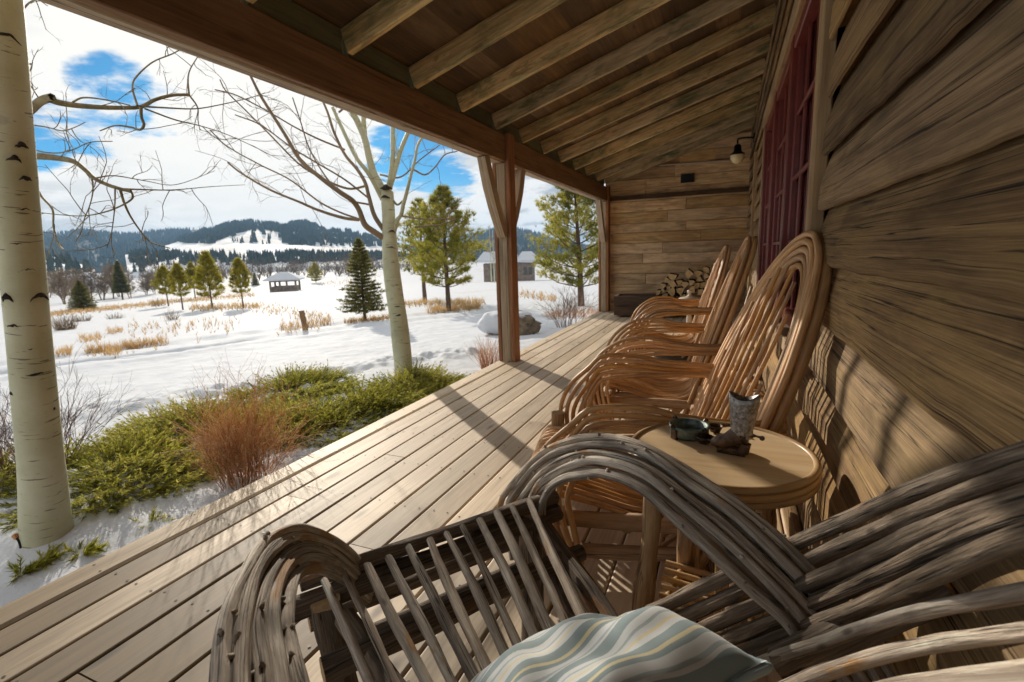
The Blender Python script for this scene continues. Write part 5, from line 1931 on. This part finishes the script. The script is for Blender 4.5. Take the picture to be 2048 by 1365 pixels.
def blob_at(m, c, r):
    sd_ = random.random() * 40
    ns, nt_ = 9, 5
    vs, fs = [], []
    for i in range(nt_ + 1):
        ph = math.pi * i / nt_
        for j in range(ns):
            t_ = 2 * math.pi * j / ns
            d_ = Vector((math.sin(ph) * math.cos(t_), math.sin(ph) * math.sin(t_), math.cos(ph)))
            k_ = r * (1 + .45 * noise.noise(d_ * 1.6 + Vector((sd_, 0, 0))))
            vs.append((c[0] + d_.x * k_ * 1.35, c[1] + d_.y * k_ * 1.35, c[2] + d_.z * k_ * .7))
    for i in range(nt_):
        for j in range(ns):
            a, b2_ = i * ns + j, i * ns + (j + 1) % ns
            fs.append((a, a + ns, b2_ + ns, b2_))
    m.add(vs, fs, None, .5, 0, True)


JL = ['juniper right of the big aspen trunk, nearest the camera', 'juniper against the deck edge behind the rusty dry bush', 'juniper in the outer row, left of the rusty dry bush',
      'juniper along the deck between the rusty bush and the middle aspen', 'juniper at the outer edge of the bed below the middle aspen', 'juniper at the far end of the bed by the middle aspen', 'juniper behind the left side of the trunk', 'juniper fringe along the deck edge, right of the rusty bush', 'juniper fringe along the deck edge, nearest the middle aspen', 'juniper fringe directly behind the rusty dry bush']
jp = [(245, 955, .56, 1700), (640, 850, .46, 1300), (400, 865, .56, 1300), (740, 815, .46, 1300), (590, 785, .52, 1300), (830, 775, .46, 1200), (15, 985, .45, 450), (700, 862, .30, 800), (790, 815, .28, 700), (545, 880, .30, 600)]
JUN[:] = []
for (px0, py0, rd, n_), lb_ in zip(jp, JL):
    p = PG(px0, py0)
    juniper('low green ' + lb_, p.x, p.y, rd, n_)
for (px0, py0, n_, lb_) in ((160, 1110, 26, 'small juniper sprig poking through the snow right of the trunk foot'), (300, 1052, 20, 'thin juniper sprig in the snow beside the deck, below the juniper bed'), (40, 1150, 22, 'dark juniper sprig in the shaded snow at lower left'), (88, 1125, 16, 'flat juniper sprig in the snow below the trunk')):
    p = PG(px0, py0)
    t = MB()
    for i in range(n_):
        d_ = Vector((random.gauss(.3, .5), random.gauss(.4, .5), random.uniform(.05, .35)))
        e_ = p + d_.normalized() * random.uniform(.04, .10)
        t.tube([p - Vector((0, 0, .01)), e_], [.003, .0012], n=2, seg=3, cap=False)
        for k in range(4):
            blade_fan(t, p.lerp(e_, .3 + .7 * k / 3), d_, 5, .035, .006, .4, random.uniform(.2, .8))
    tag(t.build('juniper_sprig', M['juniper']), lb_, 'sprig', 'juniper sprigs in the snow')


def stem_bush(name, label, cat, base, H, R0, R1, n, mat, r=.0022, depth=1, fan=.5, group=None):
    m = MB()
    for i in range(n):
        a = random.uniform(0, 6.283)
        q = math.sqrt(random.random())
        p = base + Vector((math.cos(a) * R0 * q, math.sin(a) * R0 * q, -.02))
        d_ = Vector((math.cos(a) * R1 * q / H, math.sin(a) * R1 * q / H, 1.0))
        twigs(m, p, d_, H * random.uniform(.55, 1.05) * (1.1 - .3 * q), r, depth, fan, -.02, 0, 3, 4)
    # a random tint for each stem
    return tag(m.build(name, M[mat]), label, cat, group)


p = PG(492, 968)
stem_bush('dry_bush', 'rusty orange dry bush with fine upright stems at the deck edge', 'bush', p, .54, .13, .17, 150, 'bush', .0027, 2, .3)
p = PG(70, 968)
stem_bush('dry_bush', 'sparse reddish bush behind the big aspen trunk', 'bush', p + Vector((-.15, .1, 0)), .62, .16, .34, 60, 'bush_red', .0028, 2, .4)
p = PG(978, 742)
stem_bush('ornamental_grass', 'clump of tall dry orange grass just left of the porch post', 'grass clump', p, .50, .08, .17, 170, 'bush', .0022, 0)
p = PG(1135, 655)
stem_bush('twig_bush', 'thin reddish twig bush in the snow right of the porch post', 'bush', p, .85, .25, .35, 40, 'bush_red', .005, 2, .4)
p = PG(1160, 632)
stem_bush('dry_grass_bed', 'rusty grass around the foot of the bright pine', 'grass clump', p, .30, .95, .3, 420, 'bush', .005, 0)
for (px0, py0, H_, R_, n_, lb_) in ((132, 660, .55, .28, 150, 'upright brown grass clump in the field right of the big aspen trunk'), (165, 643, .32, .3, 90, 'low brown grass clump behind and right of the upright clump'), (232, 638, .3, .3, 60, 'pale low grass tuft left of the young pines'),
                                    (316, 613, .7, .4, 70, 'round tan grass clump at the left foot of the young pine row'), (343, 640, .4, .2, 50, 'thin grass tuft in front of the second young pine')):
    p = PG(px0, py0)
    stem_bush('grass_clump', lb_, 'grass clump', p, H_ * 1.2, R_, R_ * .8, n_, 'grass_brown', .006, 0, group='grass clumps in the field')
# dry field grass in drifts: uncountable
m = MB()


def grass_patch(px0, py0, px1, py1, n, H=.25, wpx=8, wn=.008):
    n = int(n * 2.0)
    for i in range(n):
        q = random.random()
        p = PG(px0 + (px1 - px0) * q + random.gauss(0, 3), py0 + (py1 - py0) * q + random.gauss(0, wpx * .5))
        blade_fan(m, p - Vector((0, 0, .01)), Vector((random.gauss(0, .25), random.gauss(0, .25), 1)), 5, H * random.uniform(.5, 1.1), wn, .2, random.random(), 0)


grass_patch(175, 705, 240, 705, 90, .22, 8)
grass_patch(235, 698, 335, 686, 110, .2, 10)
grass_patch(160, 682, 205, 676, 40, .2, 7)
grass_patch(215, 665, 245, 665, 30, .2, 6)
grass_patch(105, 712, 145, 705, 30, .18, 8)
grass_patch(100, 630, 330, 606, 420, .3, 5, .02)
grass_patch(300, 608, 510, 590, 420, .32, 5, .025)
grass_patch(380, 618, 520, 614, 160, .3, 6, .02)
grass_patch(460, 606, 660, 640, 120, .22, 16, .014)
grass_patch(560, 660, 660, 648, 80, .22, 8, .01)
grass_patch(250, 660, 480, 650, 60, .22, 18, .012)
grass_patch(690, 646, 790, 636, 120, .16, 4, .012)
grass_patch(800, 610, 970, 606, 150, .3, 5, .02)
grass_patch(860, 622, 960, 615, 220, .22, 7, .014)
grass_patch(640, 570, 760, 552, 200, .4, 8, .05)
grass_patch(330, 560, 480, 585, 120, .4, 10, .04)
grass_patch(1040, 590, 1110, 600, 60, .3, 8, .02)
tag(m.build('field_grass', M['grass']), 'thin tan grass standing through the snow in drifts', 'grass', kind='stuff')

# ------------------------------------------------------------------ boulder, stake, wooden post, gazebo, far house
c_ = PG(1012, 668)
dB = depth_of(c_)
sB = dB / 990
rb = thing('boulder', 'big tan boulder capped with snow behind the porch post', 'boulder', tuple(c_))


def blob(m, c, rx, ry, rz_, nf, amp, seed, mat=0, keep=None, ns=36, nt=20):
    vs, fs = [], []
    for i in range(nt + 1):
        ph = math.pi * i / nt
        for j in range(ns):
            t_ = 2 * math.pi * j / ns
            d_ = Vector((math.sin(ph) * math.cos(t_), math.sin(ph) * math.sin(t_), math.cos(ph)))
            k_ = 1 + amp * noise.noise(d_ * nf + Vector((seed, 0, 0))) + amp * .5 * noise.noise(d_ * nf * 2.3 + Vector((seed, 9, 0)))
            vs.append((c[0] + d_.x * rx * k_, c[1] + d_.y * ry * k_, c[2] + d_.z * rz_ * k_))
    for i in range(nt):
        for j in range(ns):
            a, b2_ = i * ns + j, i * ns + (j + 1) % ns
            fs.append((a, a + ns, b2_ + ns, b2_))
    m.add(vs, fs, None, .5, mat, True)


camr = Vector((RX[0, 0], RX[1, 0], 0)).normalized()
camf = Vector((RX[0, 2], RX[1, 2], 0)).normalized()
m = MB()
blob(m, c_ + camr * .12 + Vector((0, 0, .14)), .50, .38, .30, 1.9, .32, 4.2)
m.build('stone', M['rock'], rb)
m = MB()
blob(m, c_ + camr * -.14 + Vector((0, 0, .22)), .42, .36, .25, 1.5, .15, 2.0)
blob(m, c_ + camr * .26 + camf * .03 + Vector((0, 0, .355)), .27, .26, .085, 1.7, .25, 7.0)
m.build('snow_cap', M['snow'], rb)

p = PG(42, 1098)
t = MB()
t.tube([p, p + Vector((-.005, 0, .035)), p + Vector((-.02, .0, .055))], .005, n=8, seg=7, mat=0)
t.tube([p + Vector((-.018, 0, .050)), p + Vector((-.034, 0, .066))], [.010, .012], n=2, seg=8, mat=1)
tag(t.build('garden_stake', [M['black'], M['copper']]), 'small bent stake with a copper tip in the snow by the big trunk', 'stake')
p = PG(612, 661)
H = top_height(p, 602, 623)
q = PD(603, 623, depth_of(p))
t = MB()
t.plank(p - Vector((0, 0, .1)), Vector((q.x, q.y, p.z + H)), camf, .105, .09, ch=.008, seg=5, wob=.006)
tag(t.build('wooden_post', M['beam']), 'short leaning red-brown wooden post alone in the snowy field', 'post')

# gazebo
g0 = PG(572, 583)
dg = depth_of(g0)
sg_ = dg / 990
gz = thing('gazebo', 'small open wooden gazebo with a snowy hipped roof in the field', 'gazebo', tuple(g0))
GW, GH = 46 * sg_, 20 * sg_
ang = math.atan2(camr.y, camr.x) + .25
ca_, sa_ = math.cos(ang), math.sin(ang)


def gl_(x, y, z):
    return g0 + Vector((x * ca_ - y * sa_, x * sa_ + y * ca_, z))


hw_ = GW / 2
for i, (x, y) in enumerate(((-1, -1), (1, -1), (1, 1), (-1, 1), (-.25, -1), (.3, -1))):
    m = MB()
    m.plank(gl_(x * hw_, y * hw_, 0), gl_(x * hw_, y * hw_, GH), (gl_(1, 0, 0) - g0), .28, .28, ch=.02)
    m.build('gazebo_post', M['housewood'], gz)
m = MB()
for (x0, y0, x1, y1) in ((-1, -1, 1, -1), (1, -1, 1, 1), (1, 1, -1, 1), (-1, 1, -1, -1)):
    m.plank(gl_(x0 * hw_ * .93, y0 * hw_ * .93, GH * .27), gl_(x1 * hw_ * .93, y1 * hw_ * .93, GH * .27), (0, 0, 1), .12, GH * .52, ch=.01)
    m.plank(gl_(x0 * hw_, y0 * hw_, GH + .1), gl_(x1 * hw_, y1 * hw_, GH + .1), (0, 0, 1), .3, .25, ch=.01)
m.build('railing', M['housewood'], gz)
m = MB()
rw = hw_ * 1.42
vs = [gl_(x * rw, y * rw, GH + .2) for x, y in ((-1, -1), (1, -1), (1, 1), (-1, 1))] + [gl_(x * rw, y * rw, GH + .42) for x, y in ((-1, -1), (1, -1), (1, 1), (-1, 1))] + [gl_(x * hw_ * .35, y * hw_ * .3, GH + 18 * sg_) for x, y in ((-1, -1), (1, -1), (1, 1), (-1, 1))]
m.add(vs, [(3, 2, 1, 0), (0, 1, 5, 4), (1, 2, 6, 5), (2, 3, 7, 6), (3, 0, 4, 7), (4, 5, 9, 8), (5, 6, 10, 9), (6, 7, 11, 10), (7, 4, 8, 11), (8, 9, 10, 11)], None, .5)
m.build('roof', M['snow'], gz)

# far house behind the post
h0 = PG(1020, 563)
dh = depth_of(h0)
sh_ = dh / 990
fh = thing('far_house', 'dark wooden house with a snow-covered roof beyond the porch post', 'house', tuple(h0))
ang = math.atan2(camr.y, camr.x)
ca_, sa_ = math.cos(ang), math.sin(ang)


def hl_(x, y, z):
    return h0 + Vector((x * sh_ * ca_ - y * sh_ * sa_, x * sh_ * sa_ + y * sh_ * ca_, z * sh_))


m = MB()


def hbox(m, x0, y0, z0, x1, y1, z1, mat=0):
    v = [hl_(x, y, z) for z in (z0, z1) for y in (y0, y1) for x in (x0, x1)]
    m.add(v, [(0, 2, 3, 1), (4, 5, 7, 6), (0, 1, 5, 4), (2, 6, 7, 3), (0, 4, 6, 2), (1, 3, 7, 5)], None, .5, mat)


hbox(m, -52, 0, -4, 50, 60, 36)
m.build('wall', M['housewood'], fh)
m = MB()
for (xa, xb, ze, zr) in ((-64, 6, 39, 60), (14, 62, 37, 58)):
    vs = [hl_(xa, -8, ze), hl_(xb, -8, ze - 2), hl_(xb, 66, ze), hl_(xa, 66, ze), hl_(xa, -8, ze + 5), hl_(xb, -8, ze + 3), hl_(xb, 66, ze + 4), hl_(xa, 66, ze + 4), hl_(xa + 12, 30, zr), hl_(xb - 16, 30, zr)]
    m.add(vs, [(3, 2, 1, 0), (0, 1, 5, 4), (1, 2, 6, 5), (2, 3, 7, 6), (3, 0, 4, 7), (4, 5, 9, 8), (6, 7, 8, 9), (5, 6, 9), (7, 4, 8)], None, .5)
vs = [hl_(2, 2, 38), hl_(18, 2, 38), hl_(18, 60, 38), hl_(2, 60, 38), hl_(2, 2, 52), hl_(18, 2, 52), hl_(18, 60, 52), hl_(2, 60, 52)]
m.add(vs, [(3, 2, 1, 0), (0, 1, 5, 4), (1, 2, 6, 5), (2, 3, 7, 6), (3, 0, 4, 7), (4, 5, 6, 7)], None, .5)
m.build('roof', M['snow'], fh)
for x in (-38, -22, 28, 38):
    m = MB()
    hbox(m, x, -.6, 12, x + 7, -.1, 27)
    m.build('window', M['glass'], fh)

# ------------------------------------------------------------------ hills
def azel(px, py):
    d_ = ray(px, py)
    return math.atan2(-d_[0], d_[1]), math.atan2(d_[2], math.hypot(d_[0], d_[1]))


def interp(tab, a):
    tab = sorted(tab)
    if a <= tab[0][0]:
        return tab[0][1]
    for (a0, e0), (a1, e1) in zip(tab, tab[1:]):
        if a <= a1:
            q = (a - a0) / (a1 - a0)
            q = q * q * (3 - 2 * q) * .5 + q * .5
            return e0 + (e1 - e0) * q
    return tab[-1][1]


def hill(name, label, ridge, foot, D0, D1, mat, mask, ntree, th, seed, depth_back=200):
    """a ridge: rises from its foot at distance D0 to a crest at distance D1 and falls away behind"""
    rt = [azel(*p) for p in ridge]
    ft = [azel(*p) for p in foot]
    a0, a1 = min(r_[0] for r_ in rt), max(r_[0] for r_ in rt)
    na, nr_ = 150, 26

    def surf(a, q):
        e1, e0 = interp(rt, a), interp(ft, a)
        edge = min(1, (a - a0) / .03, (a1 - a) / .03)
        if q <= 1:
            D = D0 + (D1 - D0) * q
            z0_ = EYE + math.tan(e0) * D0 - 6 * (1 if q == 0 else 0)
            z1_ = EYE + math.tan(e1) * D1
            z = z0_ + (z1_ - z0_) * (q ** .9)
            z += .035 * (z1_ - z0_) * math.sin(math.pi * q) * noise.noise((a * 14, q * 3, seed)) * 3
            z += .02 * (z1_ - z0_) * noise.noise((a * 60, q * 8, seed + 5))
        else:
            D = D1 + depth_back * (q - 1)
            z = EYE + math.tan(e1) * D1 - (q - 1) * (math.tan(e1) * D1 + 20)
        return Vector((-math.sin(a) * D, math.cos(a) * D, z))
    m = MB()
    qs = [i / nr_ for i in range(nr_ + 1)] + [1.25, 1.6, 2.0]
    vs, fs = [], []
    for i in range(na + 1):
        a = a0 + (a1 - a0) * i / na
        for q in qs:
            vs.append(surf(a, q))
    nq = len(qs)
    for i in range(na):
        for j in range(nq - 1):
            fs.append((i * nq + j, i * nq + j + 1, (i + 1) * nq + j + 1, (i + 1) * nq + j))
    m.add(vs, fs, None, .5, 0, True)
    tag(m.build(name, M[mat]), label, 'hill', kind='structure')
    f = MB()
    cnt = 0
    tries = 0
    while cnt < ntree and tries < ntree * 8:
        tries += 1
        a = random.uniform(a0 + .005, a1 - .005)
        q = random.random() ** .8
        p = surf(a, q)
        e = math.atan2(p.z - EYE, math.hypot(p.x, p.y))
        if random.random() > mask(math.degrees(a), math.degrees(e), q):
            continue
        cnt += 1
        h_ = th * random.uniform(.6, 1.25)
        rr_ = h_ * random.uniform(.17, .24)
        o = len(f.v)
        sh0 = random.random()
        b0 = p - Vector((0, 0, .5))
        for (zz0, zz1, rad) in ((.08, .62, 1.), (.42, 1.0, .66)):
            base_i = len(f.v)
            t0 = random.uniform(0, 6)
            for k_ in range(5):
                t_ = t0 + k_ * 1.2566
                r_ = rr_ * rad * random.uniform(.75, 1.2)
                f.v.append((b0.x + r_ * math.cos(t_), b0.y + r_ * math.sin(t_), b0.z + h_ * zz0 + random.uniform(-.04, .04) * h_))
            f.v.append((b0.x, b0.y, b0.z + h_ * zz1))
            f.g += [(0, 0, 0)] * 6
            f.r += [sh0] * 6
            for k_ in range(5):
                f.f.append((base_i + k_, base_i + (k_ + 1) % 5, base_i + 5))
                f.m.append(0)
                f.s.append(False)
    if cnt:
        tag(f.build('forest', M['forest']), 'dark conifer forest covering the ' + name.replace('_', ' '), 'forest', kind='stuff')


def mask_far(a, e, q):
    return .95 if noise.noise((a * .7, e * 2.4, 1)) + .4 * noise.noise((a * 2.5, e * 6, 4)) > -.30 else .1


def bench_el(a):
    return .92 + (a - 37.9) * .045


def mask_mid(a, e, q):
    be = bench_el(a)
    if e < be + .38 + .15 * noise.noise((a * 1.3, 0, 1)):
        return 0.
    if 47.6 < a < 53.6:                              # open snowfield with islands of trees
        lim = 3.35 - .13 * abs(a - 49.6) ** 1.6
        if e < lim:
            return .28 if noise.noise((a * 2.3, e * 2.6, 2)) > .25 else .0
    if a < 44.5:
        return .6 if noise.noise((a * 1.5, e * 5.0, 4)) > .08 else .03
    return .9 if noise.noise((a * 1.2, e * 3.0, 3)) + .5 * noise.noise((a * 4, e * 9.0, 3)) > -.12 else .08


def mask_low(a, e, q):
    be = bench_el(a)
    top = be - .55 if a < 47.5 else be - .75 - .2 * noise.noise((a * .9, 2, 2))
    if e > top:
        return .0
    n_ = noise.noise((a * 1.1, e * 1.6, 6)) + .45 * noise.noise((a * 3.5, e * 2.5, 8))
    if a > 51:
        return .6 if n_ > .0 and e > .1 else .03
    if e < -.15 + .35 * noise.noise((a * .55, 0, 3)):
        return 0.0
    return .95 if n_ > -.25 else .05


hill('far_ridge', 'blue forested ridge far off at the left', [(-150, 480), (-40, 470), (40, 474), (85, 468), (130, 468), (165, 461), (210, 467), (250, 471), (300, 466), (330, 462), (430, 459), (520, 470), (640, 500)],
     [(-150, 560), (85, 548), (300, 542), (640, 535)], 800, 1500, 'hillforest', mask_far, 7000, 9.5, 1.0, 400)
hill('right_ridge', 'blue forested hill beyond the far house', [(790, 500), (880, 485), (940, 474), (965, 468), (1000, 458), (1030, 460), (1060, 466), (1120, 485), (1220, 505)],
     [(790, 528), (1000, 515), (1220, 512)], 700, 1200, 'hillforest', mask_far, 4200, 9.5, 3.0, 400)
hill('middle_hill', 'forested hill with an open snowfield, in the middle distance', [(330, 492), (380, 474), (430, 460), (455, 451), (480, 446), (505, 446), (525, 448), (560, 452), (590, 448), (612, 446), (630, 452), (645, 460), (690, 463), (730, 471), (770, 484), (830, 505)],
     [(330, 520), (430, 505), (560, 505), (770, 512), (830, 518)], 560, 950, 'hill', mask_mid, 9500, 7.2, 5.0, 400)
hill('near_bench', 'snowy bench with a dark belt of trees below the middle hill', [(250, 510), (300, 505), (360, 503), (400, 496), (440, 490), (480, 487), (520, 489), (600, 491), (680, 497), (760, 502), (830, 508), (900, 515)],
     [(250, 548), (430, 545), (600, 540), (760, 533), (900, 528)], 340, 520, 'hill', mask_low, 3000, 5.2, 7.0, 90)
hill('left_slope', 'small pale slope with scattered trees at the left', [(-120, 500), (20, 505), (90, 510), (120, 516), (150, 525), (190, 540)], [(-120, 560), (90, 552), (190, 548)], 300, 420, 'hill', lambda a, e, q: .5 if noise.noise((a * 2, e * 3, 1)) > .05 else 0., 300, 6, 9.0, 90)

# ------------------------------------------------------------------ the air over the valley
m, b, out = mat_new('valley_air')
pv = b.n('ShaderNodeVolumePrincipled', i_Density=.00024, i_Anisotropy=.2)
b.set(pv.inputs['Color'], (.36, .64, 1.0))
b.t.links.new(pv.outputs[0], out.inputs[1])
M['air'] = m
hz = MB()
hz.box((-2600, -2600, -12), (2600, 2600, 128))
tag(hz.build('haze', M['air']), 'thin blue winter haze over the valley', 'haze', kind='stuff')
